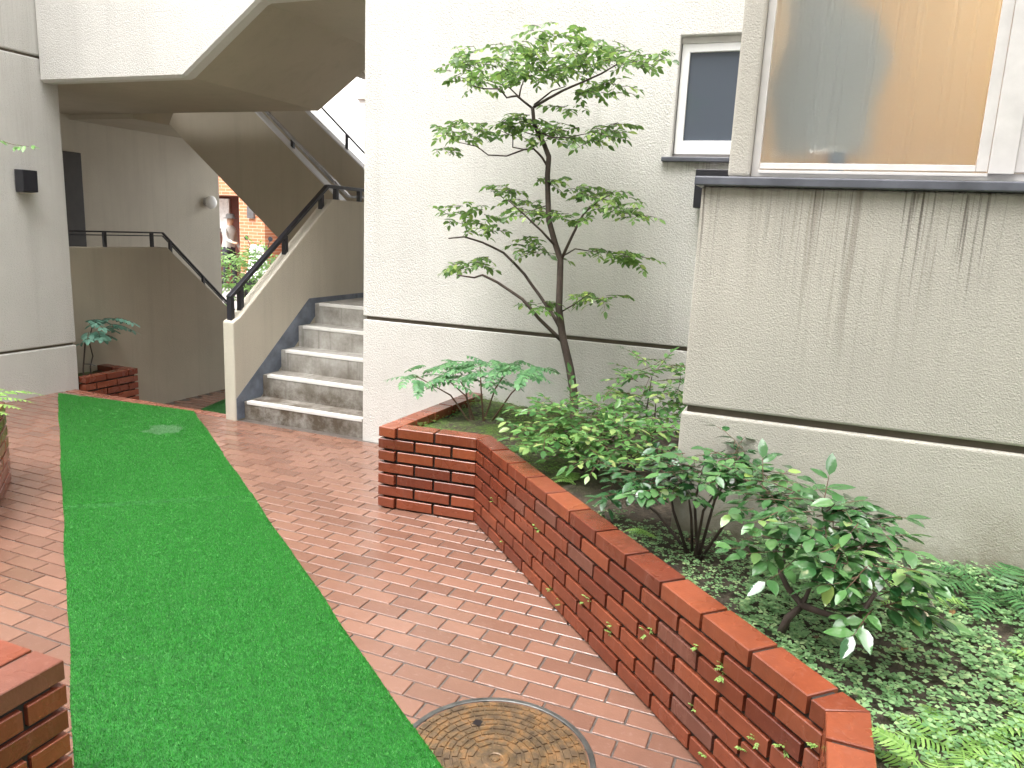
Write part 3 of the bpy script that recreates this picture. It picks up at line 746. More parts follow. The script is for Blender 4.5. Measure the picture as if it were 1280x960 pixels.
# ------------------------------------------------------------------ lamps
def box_lamp(loc, axis, label):
    t = thing('wall_lamp', loc, label, 'lamp'); x, y, z = loc
    if axis == 'x':
        MB().box((x, y-.05, z-.07), (x+.015, y+.05, z+.07)).build('back_plate', MT['black'], t)
        MB().prism([(x+.0155, z-.085), (x+.105, z-.078), (x+.11, z+.088), (x+.0155, z+.09)], 'y', y-.062, y+.062).build('shade', MT['black'], t, bevel=.004)
        MB().box((x+.03, y-.045, z-.094), (x+.09, y+.045, z-.086)).build('diffuser', plain('lamp_glass', (.6, .55, .45), .4), t)
    else:
        MB().box((x-.06, y-.015, z-.07), (x+.06, y, z+.07)).build('back_plate', MT['black'], t)
        MB().prism([(y-.0155, z-.105), (y-.12, z-.105), (y-.125, z+.105), (y-.0155, z+.105)], 'x', x-.10, x+.10).build('shade', MT['black'], t, bevel=.004)
    return t
p = on_x(33, 227, XP+.06); box_lamp((XP, p[1], p[2]), 'x', 'black square wall lamp mounted on the pale left pillar')
p = on_y(889, 237, YA-.06); box_lamp((p[0]+.015, YA, p[2]), 'y', 'black square wall lamp half hidden behind the bay window sill')
p = on_x(257.5, 252.5, XB)
gl = thing('globe_lamp', tuple(p), 'round white globe lamp on the shaded wall above the stair parapet', 'lamp')
MB().lathe([(0.0, 0), (.06, 0), (.06, .03), (0, .031)], p, 24, 'x').build('base', MT['alu'], gl)
pr = [(.088*math.sin(a), .03+.06-.06*math.cos(a)) for a in np.linspace(.05, math.pi-.05, 12)]
MB().lathe(pr, p, 28, 'x').build('globe', plain('opal_glass', (.88, .88, .87), .25, var=.02), gl, smooth=True)

# ------------------------------------------------------------------ foliage toolkit
def leaf_template(fine=True, wr=.42, fold=.18, curl=.18):
    if fine:
        us = [0, .22, .5, .78, 1]; ws = [0, .80, 1, .62, 0]
    else:
        us = [0, .5, 1]; ws = [0, 1, 0]
    V = []; n = len(us)
    for u in us: V.append((u, 0, -curl*u*u))
    for sgn in (1, -1):
        for u, wv in zip(us[1:-1], ws[1:-1]): V.append((u, sgn*wv*wr/2, -curl*u*u+fold*wr*wv/2))
    k = n-2; T = []; Q = []
    for sgn, base in ((1, n), (-1, n+k)):
        def f(*a): return a if sgn > 0 else a[::-1]
        T.append(f(0, 1, base)); T.append(f(n-2, n-1, base+k-1))
        for i in range(k-1): Q.append(f(1+i, 2+i, base+1+i, base+i))
    return np.array(V, float), np.array(T), (np.array(Q) if Q else np.zeros((0, 4), int))
class Leaves:
    def __init__(s, tpl): s.t = tpl; s.p = []; s.d = []; s.n = []; s.l = []
    def add(s, p, d, n, l): s.p.append(p); s.d.append(d); s.n.append(n); s.l.append(l)
    def arrays(s):
        V, T, Q = s.t; P = np.array(s.p); D = np.array(s.d); N = np.array(s.n); L = np.array(s.l)
        D /= np.linalg.norm(D, axis=1)[:, None]; S = np.cross(N, D); S /= np.linalg.norm(S, axis=1)[:, None]+1e-9; N = np.cross(D, S)
        W = P[:, None, :]+L[:, None, None]*(V[None, :, 0, None]*D[:, None]+V[None, :, 1, None]*S[:, None]+V[None, :, 2, None]*N[:, None])
        off = (np.arange(len(P))*len(V))[:, None, None]
        F = [(T[None]+off).reshape(-1, 3)]
        if len(Q): F.append((Q[None]+off).reshape(-1, 4))
        return W.reshape(-1, 3), F
    def build(s, name, mat, parent, smooth=True):
        V, F = s.arrays(); o = raw_mesh(name, V, F, mat, parent, smooth); o['kind'] = 'stuff'; return o
U = lambda a, b: random.uniform(a, b)
def rvec(): return unit(RNG.normal(size=3))
def spray(lv, tw, p, h, L, n, leaf, droop=.25, tr=.0016, spread=55, tilt=.35):
    """a twig with alternate leaves lying in layers"""
    h = unit(h); pts = [np.array(p, float)]
    for i in range(3):
        h = unit(h+np.array([0, 0, -droop*.33])+RNG.normal(size=3)*.10); pts.append(pts[-1]+h*L/3)
    if tw is not None: tw.tube(pts, [tr*1.4, tr*1.2, tr, tr*.6], 4, False)
    up = unit(np.array([0, 0, 1.0])+RNG.normal(size=3)*tilt*.6)
    for k in range(n):
        t = (k+.6)/n*3; i = min(2, int(t)); q = pts[i]+(pts[i+1]-pts[i])*(t-i); d = unit(pts[i+1]-pts[i])
        a = R(spread*U(.75, 1.2))*(1 if k % 2 else -1); s = unit(np.cross(up, d))
        dd = d*math.cos(a)+s*math.sin(a)+np.array([0, 0, U(-.32, .16)])
        lv.add(q, dd, up+RNG.normal(size=3)*tilt, leaf*U(.7, 1.12))
    lv.add(pts[-1], h+np.array([0, 0, U(-.3, .1)]), up+RNG.normal(size=3)*tilt, leaf*U(.8, 1.1))
    return pts[-1]

# ------------------------------------------------------------------ the slender tree
YT = 4.06
tb = on_y(717, 535, YT)
tree = thing('garden_tree', (tb[0], YT, .36), 'slender tree with layered leaf pads trained flat against the pale wall', 'tree')
TP = lambda x, y, dy=0.0: on_y(x, y, YT+dy)
trunk = MB()
tr_px = [(719, 552, 8.2), (717, 520, 7.4), (717, 499, 7), (711, 460, 6.8), (704, 421, 6.3), (699.6, 386, 5.8), (700, 350, 5.3), (701, 324, 5.2), (693, 305, 4.8), (687, 276, 4.6), (684.5, 250, 4.4), (684.7, 219, 4.3), (686, 196, 4.2), (678, 178, 3.7), (668, 156, 3.2), (666, 134, 2.8)]
K = 4.75/F_PX
trunk.tube([TP(x, y)+np.array([jit(.004), jit(.02), 0]) for x, y, r in tr_px], [r*K*.68 for _, _, r in tr_px], 10)
trunk.build('trunk', MT['bark'], tree, smooth=True)
BR = [([(702, 426), (674, 398.5), (653, 374), (622, 353), (603, 343.6), (593, 347), (573, 344)], 3.2, -.25),
      ([(703, 416), (690, 392), (674, 369), (656, 343), (630, 316), (603, 303), (580, 296), (561, 298)], 3.2, .15),
      ([(702, 324), (714, 297), (730, 266), (749, 250), (762, 244)], 2.6, -.12), ([(703, 389), (720, 379), (738, 366)], 1.3, -.2),
      ([(702, 321), (719, 311), (738, 314), (775, 318)], 1.4, .15), ([(694, 307), (677, 289), (656, 269), (635, 250)], 2.2, -.18),
      ([(686, 212), (678, 197), (667, 186), (655, 187), (633, 195), (611, 194), (596, 183), (574, 178)], 1.9, -.15), ([(656, 187), (641, 184), (641, 170), (625, 163)], 1.2, -.2),
      ([(665, 135), (646, 120), (633, 122), (625, 111), (605, 111), (589, 107)], 1.9, -.15), ([(655, 127), (636, 109), (596, 96)], 1.5, .15),
      ([(667, 134), (705, 112), (752, 92), (777, 76)], 2.3, -.12), ([(668, 131), (690, 114), (707, 108)], 1.6, .15), ([(649, 122), (652, 108), (661, 84), (680, 60)], 1.4, .05),
      ([(671, 163), (690, 172), (711, 172), (743, 165)], 1.4, -.15), ([(700, 108), (692, 98), (684, 96)], 1.0, .1), ([(672, 170), (655, 165), (630, 164)], 1.0, .12),
      ([(686, 256), (668, 262), (650, 268)], 1.0, .1), ([(690, 385), (680, 378), (672, 380)], .8, -.1)]
for pts, r0, dy in BR:
    n = len(pts); m = MB()
    dense = []
    for i in range(n-1):
        for t in (0, .5):
            dense.append((pts[i][0]*(1-t)+pts[i+1][0]*t, pts[i][1]*(1-t)+pts[i+1][1]*t, (i+t)/(n-1)))
    dense.append((pts[-1][0], pts[-1][1], 1.0))
    m.tube([TP(x, y, dy*t)+np.array([0, jit(.006) if t else 0, 0]) for x, y, t in dense], [max(.0016, r0*K*.72*(1-.65*t)) for _, _, t in dense], 7)
    m.build('branch', MT['bark'], tree, smooth=True)
PADS = [(600, 90, 42, 22, 16), (590, 72, 30, 14, 6), (648, 72, 46, 28, 17), (645, 97, 40, 12, 8), (700, 62, 48, 30, 19), (705, 90, 35, 14, 9), (750, 68, 46, 24, 15), (785, 72, 34, 12, 8), (815, 72, 20, 6, 4), (745, 112, 36, 10, 6), (720, 133, 25, 7, 3), (780, 105, 20, 6, 3), (700, 38, 40, 10, 5), (620, 57, 45, 8, 4),
        (580, 163, 28, 18, 8), (618, 163, 36, 15, 9), (655, 148, 24, 13, 7), (690, 168, 30, 14, 8), (735, 168, 38, 12, 9), (768, 158, 18, 7, 4), (556, 164, 12, 4, 2), (552, 187, 12, 4, 2), (665, 150, 10, 10, 3),
        (728, 240, 24, 11, 6), (760, 250, 36, 14, 11), (795, 266, 16, 9, 5), (745, 272, 18, 6, 2), (625, 238, 22, 9, 5), (655, 256, 20, 11, 6), (682, 228, 14, 10, 4), (672, 268, 24, 7, 5), (705, 268, 12, 7, 3),
        (585, 268, 32, 20, 10), (605, 285, 25, 12, 5), (578, 332, 24, 9, 7), (605, 325, 14, 7, 4), (655, 302, 16, 12, 5), (676, 318, 14, 6, 3), (674, 380, 12, 7, 4), (745, 313, 14, 6, 3), (772, 319, 26, 6, 6), (800, 323, 10, 5, 2), (738, 370, 14, 8, 4), (757, 371, 18, 9, 5)]
lv = Leaves(leaf_template(True, .5, .2, .2)); tw = MB()
for cx, cy, rx, ry, n in PADS:
    for _ in range(int(n*2.0+.5)):
        a = U(0, 2*math.pi); rr = math.sqrt(random.random())
        px_, py_ = cx+rx*.85*rr*math.cos(a), cy+ry*.8*rr*math.sin(a)
        dy = U(-1, 1)*min(.34, rx*K*1.1)
        q = TP(px_, py_, dy)
        az = U(0, 2*math.pi)
        spray(lv, tw, q, (math.cos(az), math.sin(az)*.8, U(-.1, .35)), U(.07, .13), random.choice((5, 6, 7)), .046, droop=.5, tr=.0013)
lv.build('crown', MT['leaf_tree'], tree); tw.build('twigs', MT['bark'], tree, kind='stuff')

# ------------------------------------------------------------------ pinnate shrub, left of the tree
def pinnate_leaf(lv, tw, p, h, L, n, leaf):
    h = unit(h); pts = [np.array(p, float)]
    for i in range(4): h = unit(h+np.array([0, 0, -.16])); pts.append(pts[-1]+h*L/4)
    if tw is not None: tw.tube(pts, .0014, 4, False)
    for k in range(n):
        t = (k+.7)/n*4; i = min(3, int(t)); q = pts[i]+(pts[i+1]-pts[i])*(t-i); d = unit(pts[i+1]-pts[i]); s = unit(np.cross(d, [0, 0, 1])); up = np.cross(s, d)
        for sg in (1, -1):
            lv.add(q, d*.45+s*sg+np.array([0, 0, -.25]), up+RNG.normal(size=3)*.12, leaf*U(.85, 1.1)*(1-.25*abs(k/n-.4)))
    lv.add(pts[-1], h, np.array([0, 0, 1.0]), leaf)
pb = on_z(600, 527, .40)
psh = thing('pinnate_shrub', (pb[0], pb[1], .39), 'low shrub with feathery pale green compound leaves at the corner of the planter', 'shrub')
lv = Leaves(leaf_template(True, .5, .12, .1)); stems = MB(); tw = MB()
PSH = [(520, 470), (545, 462), (560, 455), (585, 470), (600, 455), (620, 462), (640, 455), (655, 465), (560, 475), (610, 475), (670, 462), (575, 450)]
for i, (x, y) in enumerate(PSH):
    e = on_y(x, y, pb[1]+U(-.22, .18)); b = pb+np.array([jit(.05), jit(.04), -.02])
    if i % 2 == 0: stems.tube([b, mid(b, e, .45)+np.array([jit(.03), jit(.02), .05]), e], [.006, .0045, .003], 6)
    for k in range(7):
        az = U(0, 2*math.pi)
        q = e+np.array([jit(.07), jit(.07), jit(.03)])
        pinnate_leaf(lv, tw, q, (math.cos(az), math.sin(az), U(.05, .3)), U(.12, .20), 6, .042)
stems.build('stem', MT['stem'], psh); tw.build('leaf_stalks', MT['leaf_pin'], psh, kind='stuff'); lv.build('foliage', MT['leaf_pin'], psh)

# ------------------------------------------------------------------ glossy shrubs in the long planter
def shrub(name, label, base, blobs, leaf, mat, n_leaf=(5, 7), L=(.10, .17), fine=True, single=False, stems=(), dens=1.0, wr=.48, stemr=.007, bias=(0, 0, 0)):
    root = thing(name, (base[0], base[1], base[2]-.02), label, 'shrub')
    lv = Leaves(leaf_template(fine, wr, .16, .12)); tw = MB(); sm = MB()
    for x, y, Y, rx, ry, rz, n in blobs:
        c = on_y(x, y, Y)
        if not stems: sm.tube([np.asarray(base)+np.array([jit(.03), jit(.03), -.03]), mid(base, c, .5)+np.array([jit(.03), jit(.03), .02]), c], [stemr, stemr*.75, stemr*.4], 6)
        for _ in range(int(n*dens+.5)):
            v = rvec(); v[2] = v[2]*.7+.25; v = unit(v)*random.random()**.45
            q = c+v*np.array([rx, ry, rz])
            spray(lv, tw, q, (v[0]+jit(.7)+bias[0], v[1]+jit(.7)+bias[1], U(-.05, .35)+bias[2]), U(*L), random.randint(*n_leaf), leaf, droop=.12, tr=.0014, tilt=.22)
    for pts, r in stems: sm.tube(pts, r, 8)
    sm.build('stem', MT['bark'], root, smooth=True); tw.build('twigs', MT['stem'], root, kind='stuff')
    if not single: lv.build('foliage', mat, root)
    else:
        V, T, Q = lv.t; mesh = []
        for wv in (0, 1, 2):
            me = bpy.data.meshes.new('leaf'); VV = V.copy(); VV[:, 2] *= (.6, 1.0, 1.6)[wv]; VV[:, 1] *= (1.05, .95, 1.0)[wv]
            me.from_pydata(VV.tolist(), [], T.tolist()+Q.tolist()); me.polygons.foreach_set('use_smooth', [True]*len(me.polygons)); me.materials.append(mat); mesh.append(me)
        rl = wloc(root)
        order = sorted(range(len(lv.p)), key=lambda i: np.linalg.norm(lv.p[i]-CAM))
        for i in order[:300]:
            D = unit(lv.d[i]); S = unit(np.cross(lv.n[i], D)); N = np.cross(D, S)
            o = bpy.data.objects.new('leaf', random.choice(mesh)); COL.objects.link(o); o.parent = root
            mm = Matrix(((D[0], S[0], N[0], 0), (D[1], S[1], N[1], 0), (D[2], S[2], N[2], 0), (0, 0, 0, 1))) @ Matrix.Scale(lv.l[i], 4)
            mm.translation = Vector(lv.p[i])-rl; o.matrix_local = mm
        if len(order) > 300:
            l2 = Leaves(lv.t)
            for i in order[300:]: l2.add(lv.p[i], lv.d[i], lv.n[i], lv.l[i])
            l2.build('foliage', mat, root)
    return root
def leaf_obj_mat(name, a, b, rough, trans, tip):
    m = Mat(name); r = m.n('ShaderNodeObjectInfo').outputs['Random']
    c = m.ramp(r, [(0, a), (.9, b), (1, tip)])
    m.set(c, rough, m.bump(m.noise(60, 2), .2, .004), Specular_IOR_Level=.8, Coat_Weight=.7, Coat_Roughness=.06)
    t = m.n('ShaderNodeBsdfTranslucent'); m.link(c, t.inputs[0])
    ms = m.n('ShaderNodeMixShader'); ms.inputs[0].default_value = trans
    m.link(m.b.outputs[0], ms.inputs[1]); m.link(t.outputs[0], ms.inputs[2]); m.link(ms.outputs[0], m.nt.nodes['Material Output'].inputs[0])
    return m.m
MT['leaf_single'] = leaf_obj_mat('glossy_leaf', (.03, .105, .035), (.12, .26, .085), .10, .22, (.34, .46, .13))
b = on_z(830, 590, .40); b[1] = 3.95; b[0] = -.74
shrub('leafy_shrub', 'taller pale leafed shrub between the tree and the bay corner', b, [(815, 470, 4.0, .14, .16, .11, 26), (820, 500, 3.95, .17, .16, .10, 26), (795, 520, 3.95, .17, .18, .09, 24), (830, 525, 3.9, .12, .16, .10, 20)], .052, MT['leaf_shrub'])
b = on_z(740, 590, .39)
shrub('leafy_shrub', 'spreading dense green shrub at the foot of the slender tree', b, [(700, 525, 3.55, .20, .22, .09, 34), (740, 525, 3.6, .20, .22, .12, 36), (775, 540, 3.5, .18, .2, .12, 34), (690, 548, 3.4, .15, .14, .06, 18), (745, 562, 3.3, .2, .16, .07, 26), (800, 560, 3.4, .15, .18, .10, 24)], .056, MT['leaf_shrub'], bias=(-.15, -.2, 0))
b = np.array([-.30, 2.72, .39])
shrub('camellia_shrub', 'low spreading glossy shrub in front of the bay corner', b, [(780, 608, 2.95, .13, .12, .025, 13), (835, 595, 2.85, .15, .14, .03, 18), (880, 580, 2.78, .14, .13, .04, 18), (912, 590, 2.70, .13, .13, .045, 17), (860, 615, 2.7, .15, .13, .03, 14), (925, 570, 2.8, .07, .1, .035, 9), (940, 615, 2.58, .11, .11, .04, 13)], .062, MT['leaf_single'], L=(.10, .16), n_leaf=(4, 6), single=True, bias=(-.3, -.25, -.05))
b = on_z(968, 800, .39)
cs = lambda x, y, Y: on_y(x, y, Y)
stm = [([b+np.array([0, 0, -.03]), cs(985, 772, 2.2), cs(1003, 757, 2.22), cs(985, 735, 2.3), cs(975, 715, 2.4), cs(985, 680, 2.45)], [.013, .012, .011, .009, .008, .006]),
       ([cs(1003, 757, 2.22), cs(1025, 765, 2.18), cs(1050, 772, 2.12), cs(1075, 770, 2.1), cs(1095, 740, 2.12)], [.011, .010, .009, .008, .006]),
       ([cs(1003, 757, 2.22), cs(1012, 735, 2.26), cs(1030, 700, 2.3)], [.007, .006, .005])]
shrub('camellia_shrub', 'gnarled glossy dark leafed shrub bending over the long brick wall', b, [(975, 628, 2.45, .12, .13, .04, 17), (1015, 640, 2.40, .13, .13, .04, 18), (1050, 655, 2.34, .11, .12, .04, 16), (1010, 680, 2.30, .12, .1, .035, 14), (1055, 695, 2.22, .10, .1, .035, 13), (1092, 715, 2.18, .07, .08, .05, 13), (1098, 755, 2.15, .035, .05, .045, 13), (965, 668, 2.4, .09, .1, .035, 9), (1085, 680, 2.28, .07, .08, .03, 8)], .070, MT['leaf_single'], L=(.09, .15), n_leaf=(3, 5), single=True, stems=stm, bias=(.05, -.2, -.1))
# sapling in the small planter
sb = np.array([-6.05, 4.93, GL+.48])
sp = thing('sapling', tuple(sb), 'young sapling with blue green compound leaves in the small brick planter', 'sapling')
lv = Leaves(leaf_template(True, .5, .1, .1)); tw = MB(); yc_ = 4.95
tips = [on_x(x, y, -6.03) for x, y in ((110, 402), (135, 398), (120, 412), (140, 408), (130, 418))]
s0 = on_x(113, 458, -6.03); s1 = on_x(111, 425, -6.03)
tw.tube([np.array([s0[0], s0[1], GL+.45]), s0, on_x(116, 445, -6.03), s1, on_x(115, 410, -6.03)], [.007, .006, .006, .005, .004], 6)
for t in tips:
    for k in range(3):
        az = U(0, 2*math.pi); pinnate_leaf(lv, tw, t+np.array([jit(.04), jit(.05), jit(.02)]), (math.cos(az), math.sin(az), .15), U(.13, .22), 5, .075)
tw.build('stem', MT['bark'], sp); lv.build('foliage', leaf_mat('blue_green_leaf', (.10, .25, .19), (.20, .40, .31), .45, .25), sp)
k0 = on_x(104, 462, -6.02); k1 = on_x(107, 422, -6.02)
stk = thing('plant_stake', (k0[0], k0[1], GL+.47), 'dark wooden stake tied beside the sapling in the small planter', 'stake')
MB().tube([np.array([k0[0], k0[1], GL+.44]), k0, k1], .007, 6).build('stake_pole', MT['bark'], stk)
a_ = on_x(105, 455, -6.02); b_ = on_x(119, 457, -6.03); MB().tube([a_, mid(a_, b_, .5)+np.array([.0, 0, .006]), b_], .004, 5).build('tie', MT['black'], stk)

# ------------------------------------------------------------------ ferns
def frond(parent, p, az, L, rise, mat, npin=18, wd=.30, droop=1.6):
    d = np.array([math.cos(az), math.sin(az), 0]); s = np.array([-d[1], d[0], 0.0])
    V = []; F = []; pts = []
    for i in range(npin+1):
        t = i/npin; pts.append(np.asarray(p)+d*L*t*.92+np.array([0, 0, L*(rise*t-.5*droop*rise*t*t*1.15)]))
    mb = MB(); mb.tube(pts, [.0022*(1-.7*i/npin) for i in range(npin+1)], 4, False)
    for i in range(2, npin+1):
        t = i/npin; q = pts[i]; tg = unit(pts[i]-pts[i-1]); w_ = L*wd*(math.sin(math.pi*min(1, t*.95+.06))**.7)*(1-.45*t)
        for sg in (1, -1):
            v = unit(s*sg+tg*.35+np.array([0, 0, -.18+jit(.1)])); hw = tg*L/npin*.40
            n = len(mb.v)
            a = q-hw*.8; b = q+hw*.8; m1 = q+v*w_*.55-hw*.75; m2 = q+v*w_*.55+hw*.75; e = q+v*w_+tg*.004
            mb.v += [tuple(map(float, x)) for x in (a, b, m2, m1, e)]; mb.f += [(n, n+1, n+2, n+3), (n+3, n+2, n+4)]
    off = wloc(parent); me = bpy.data.meshes.new('frond'); me.from_pydata([(x-off.x, y-off.y, z-off.z) for x, y, z in mb.v], [], mb.f); me.materials.append(mat)
    o = bpy.data.objects.new('frond', me); COL.objects.link(o); o.parent = parent
    return o
def fern(label, p, n, L, mat, rise=.75, az0=None, span=2*math.pi, group=None, npin=16, wd=.28):
    t = thing('fern', tuple(p), label, 'fern', group)
    for k in range(n):
        az = (az0 if az0 is not None else 0)+span*((k+.5)/n-.5)+jit(.2)
        frond(t, np.asarray(p)+np.array([jit(.01), jit(.01), 0]), az, L*U(.75, 1.1), rise*U(.7, 1.2), mat, npin, wd)
    return t
LIGHT, DARK = MT['leaf_fern'], MT['leaf_fern_dark']
sz = lambda x, y: np.array([x, y, float(soil_z(np.array(x), np.array(y)))])
fern('dark green fern arching against the foot of the bay wall', sz(.66, 2.78), 7, .28, DARK, az0=-1.2, span=4.6, rise=.95, wd=.3)
fern('yellow green fern at the bay wall beside the dark fern', sz(.93, 2.60), 7, .25, LIGHT)
fern('broad pale fern among clover below the yellow green fern', sz(.84, 2.34), 8, .27, LIGHT)
fern('pale fern in the clover opposite the glossy gnarled shrub', sz(.72, 2.08), 8, .23, LIGHT, rise=.6)
fern('pale low fern in the clover beside the bend of the brick wall', sz(.45, 1.90), 7, .21, LIGHT, rise=.55)
fern('small pale fern close to the brick wall bend', sz(.40, 1.70), 6, .18, LIGHT, rise=.6)
fern('pale fern in the clover in line with the brick wall end', sz(.62, 1.80), 8, .22, LIGHT, rise=.6)
fern('tall yellow green fern at the bay wall far along from the gnarled shrub', sz(1.12, 2.72), 8, .28, LIGHT)
fern('wide pale fern in the clover below the tall yellow green fern', sz(1.02, 2.22), 8, .27, LIGHT, rise=.6)
fern('yellow green fern sprig poking up beside the gnarled shrub', sz(.42, 2.60), 5, .18, LIGHT, rise=1.0)
q = on_z(1068, 915, PH); fern('bright fern frond lying over the cap brick at the wall bend', (q[0]+.14, q[1]-.02, PH-.03), 2, .17, LIGHT, az0=2.5, span=.7, rise=.5)
q = on_z(800, 655, PH); fern('single fern frond over the middle of the long brick wall', (q[0]+.06, q[1]+.04, PH-.06), 2, .15, LIGHT, az0=3.3, span=.6, rise=.75, npin=14)
q = on_z(690, 588, PH); fern('little fern beside the brick wall below the leafy shrub', (q[0]+.09, q[1]+.06, PH-.07), 5, .15, LIGHT, az0=2.9, span=2.6, rise=.8, npin=14)
fern('feathery moss fern on the mossy soil behind the short planter wall', sz(-1.35, 3.68), 8, .13, DARK, rise=.5, npin=12)
fern('feathery fern between the compound leaf shrub and the leafy shrub', sz(-1.25, 3.95), 8, .22, LIGHT, rise=.6, npin=14)
fern('feathery fern clump in the mossy middle of the planter', sz(-1.05, 3.70), 7, .16, DARK, rise=.6, npin=14)
# fronds reaching in from the planter on the left
fr = on_z(-42, 522, .45)
fp = thing('palm_plant', (fr[0], fr[1], .40), 'yellow green fronds reaching out of the planter by the left pillar', 'plant')
for az, L, r in ((.75, .34, .55), (.35, .33, .35), (.05, .34, .10), (-.25, .36, -.05), (-.55, .38, .0), (1.2, .4, .6), (-1.2, .4, .3), (2.0, .4, .5), (3.2, .4, .5)):
    frond(fp, (fr[0], fr[1], .50), az, L, r, LIGHT, 14, .2, 1.6)
MB().tube([(fr[0], fr[1], .38), (fr[0], fr[1], .51)], [.02, .015], 8).build('stem', MT['stem'], fp)
# leafy branch tip of a climber at the pillar
cb = thing('climbing_twig', (-5.9, 3.2, .4), 'thin green leafy twig hanging in front of the left pillar', 'plant')
lv = Leaves(leaf_template(True, .45, .1, .2)); tw = MB(); ep = [on_y(x, y, 3.1) for x, y in ((-120, 130), (-40, 165), (0, 176), (18, 181), (36, 183))]
tw.tube([(-5.5, 2.5, .38), (-5.5, 2.6, 1.2), tuple(ep[0])]+[tuple(e) for e in ep[1:]], [.008, .007, .005, .003, .002, .0015, .001], 5)
for e in ep[1:]:
    for k in range(4): lv.add(e+np.array([jit(.02), jit(.02), jit(.01)]), np.array([U(.2, 1), jit(.8), U(-.6, .2)]), np.array([0, 0, 1.0]), .05)
tw.build('stem', MT['stem'], cb); lv.build('foliage', leaf_mat('climber_leaf', (.12, .26, .06), (.2, .4, .12), .4, .35), cb)

# ------------------------------------------------------------------ clover and moss (uncountable)
def clover(n, region, dens, name, label, size, mat):
    P = []
    while len(P) < n:
        x = U(region[0], region[1]); y = U(region[2], region[3])
        if not inside((x, y), SOILP) or random.random() > dens(x, y): continue
        P.append((x, y))
    P = np.array(P); Z = soil_z(P[:, 0], P[:, 1]); lv = Leaves((np.array([(0, 0, 0), (.62, .42, .05), (1, 0, -.03), (.62, -.42, .05)], float), np.array([(0, 2, 1), (0, 3, 2)]), np.zeros((0, 4), int)))
    for (x, y), z in zip(P, Z):
        h = z+U(.004, .045); a = U(0, 2*math.pi); s = U(*size); nm = np.array([jit(.35), jit(.35), 1.0])
        for k in range(3):
            b = a+k*2.094; lv.add(np.array([x, y, h]), np.array([math.cos(b), math.sin(b), U(-.15, .1)]), nm, s)
    o = lv.build(name, mat, None, smooth=False); tag(o, label, 'ground cover'); return o
def dens(x, y):
    n = .5+.5*math.sin(x*7.3+1.1*math.sin(y*5.1))*math.cos(y*6.7+x*2.0)
    e = min(1, max(0, ((x-.141)+(y-1.791))*.7071/.45))     # thinner right behind the brick wall
    return (.12+.88*e)*(.35+.65*n)
clover(10500, (-.1, 1.9, 1.0, 2.95), dens, 'clover', 'carpet of small clover leaves covering the soil in front of the bay', (.011, .021), MT['clover'])
clover(1300, (-.75, .2, 1.9, 2.95), lambda x, y: .5, 'sparse_clover', 'sparse clover on the dark soil under the glossy shrubs', (.008, .016), MT['clover'])
clover(4200, (-2.0, -1.0, 3.3, 4.55), lambda x, y: max(0, .5+.5*math.sin(x*6+y*4)*math.cos(y*5-x*3)), 'moss', 'green moss on the soil behind the short planter wall', (.005, .010), MT['moss'])

# a few fallen leaves
fl = plain('dead_leaf', (.22, .11, .05), .5, var=.4)
V_, T_, Q_ = leaf_template(True, .5, .25, .3)
for x, y in ((1133, 815), (1062, 830), (1190, 770), (1110, 760), (1020, 800), (1245, 860), (860, 672), (1170, 925)):
    p = on_z(x, y, .405); p[2] = float(soil_z(p[0], p[1]))+.022
    me = bpy.data.meshes.new('fallen_leaf'); a = U(0, 6.3); L = U(.03, .05); ca, sa = math.cos(a), math.sin(a)
    me.from_pydata([((v[0]*ca-v[1]*sa)*L, (v[0]*sa+v[1]*ca)*L, v[2]*L) for v in V_], [], T_.tolist()+Q_.tolist()); me.materials.append(fl)
    o = bpy.data.objects.new('fallen_leaf', me); COL.objects.link(o); o.location = tuple(p)
    tag(o, 'small brown fallen leaf lying among the clover in the planter', 'leaf', 'fallen leaves on the planter soil')

# weeds sprouting from the joints of the long wall
WEED = [(590, 627), (617, 627), (628, 678), (668, 655), (672, 661), (688, 738), (700, 755), (729, 752), (733, 748), (763, 782), (760, 790), (810, 785), (806, 791), (870, 808), (902, 835), (900, 842), (930, 940), (945, 925), (975, 933), (1020, 932), (866, 885), (880, 945)]
A_, B_ = np.array(main_pts[2]), np.array(main_pts[3]); dr = (B_-A_)/np.linalg.norm(B_-A_); nr = np.array([dr[1], -dr[0]])
for x, y in WEED:
    d = ray(x, y); t = ((A_-CAM[:2])@nr)/(d[:2]@nr); q = CAM+d*t
    if q[2] < .01: q[2] = .012
    tt = thing('weed', tuple(q), 'tiny green weed sprouting from a joint of the long brick planter wall', 'weed', 'weeds growing out of the long planter wall')
    lv = Leaves(leaf_template(False, .5, .1, .2)); tw = MB(); q = q-np.array([nr[0], nr[1], 0])*-.0
    for k in range(random.choice((2, 3, 3))):
        az = math.atan2(nr[1], nr[0])+jit(1.2); dd = np.array([math.cos(az), math.sin(az), U(-.5, .6)]); L = U(.014, .028)
        s = q-np.array([nr[0], nr[1], 0])*.012; tw.tube([s, s+dd*L*.6, s+dd*L], .0008, 3, False)
        for i in range(3):
            e = s+dd*L*(.5+.25*i)
            for sg in (1, -1): lv.add(e, dd+sg*np.array([-nr[1], nr[0], .2]), np.array([nr[0]*.4, nr[1]*.4, 1]), U(.008, .013))
    tw.build('stalk', MT['leaf_fern'], tt); lv.build('foliage', MT['leaf_fern'], tt)

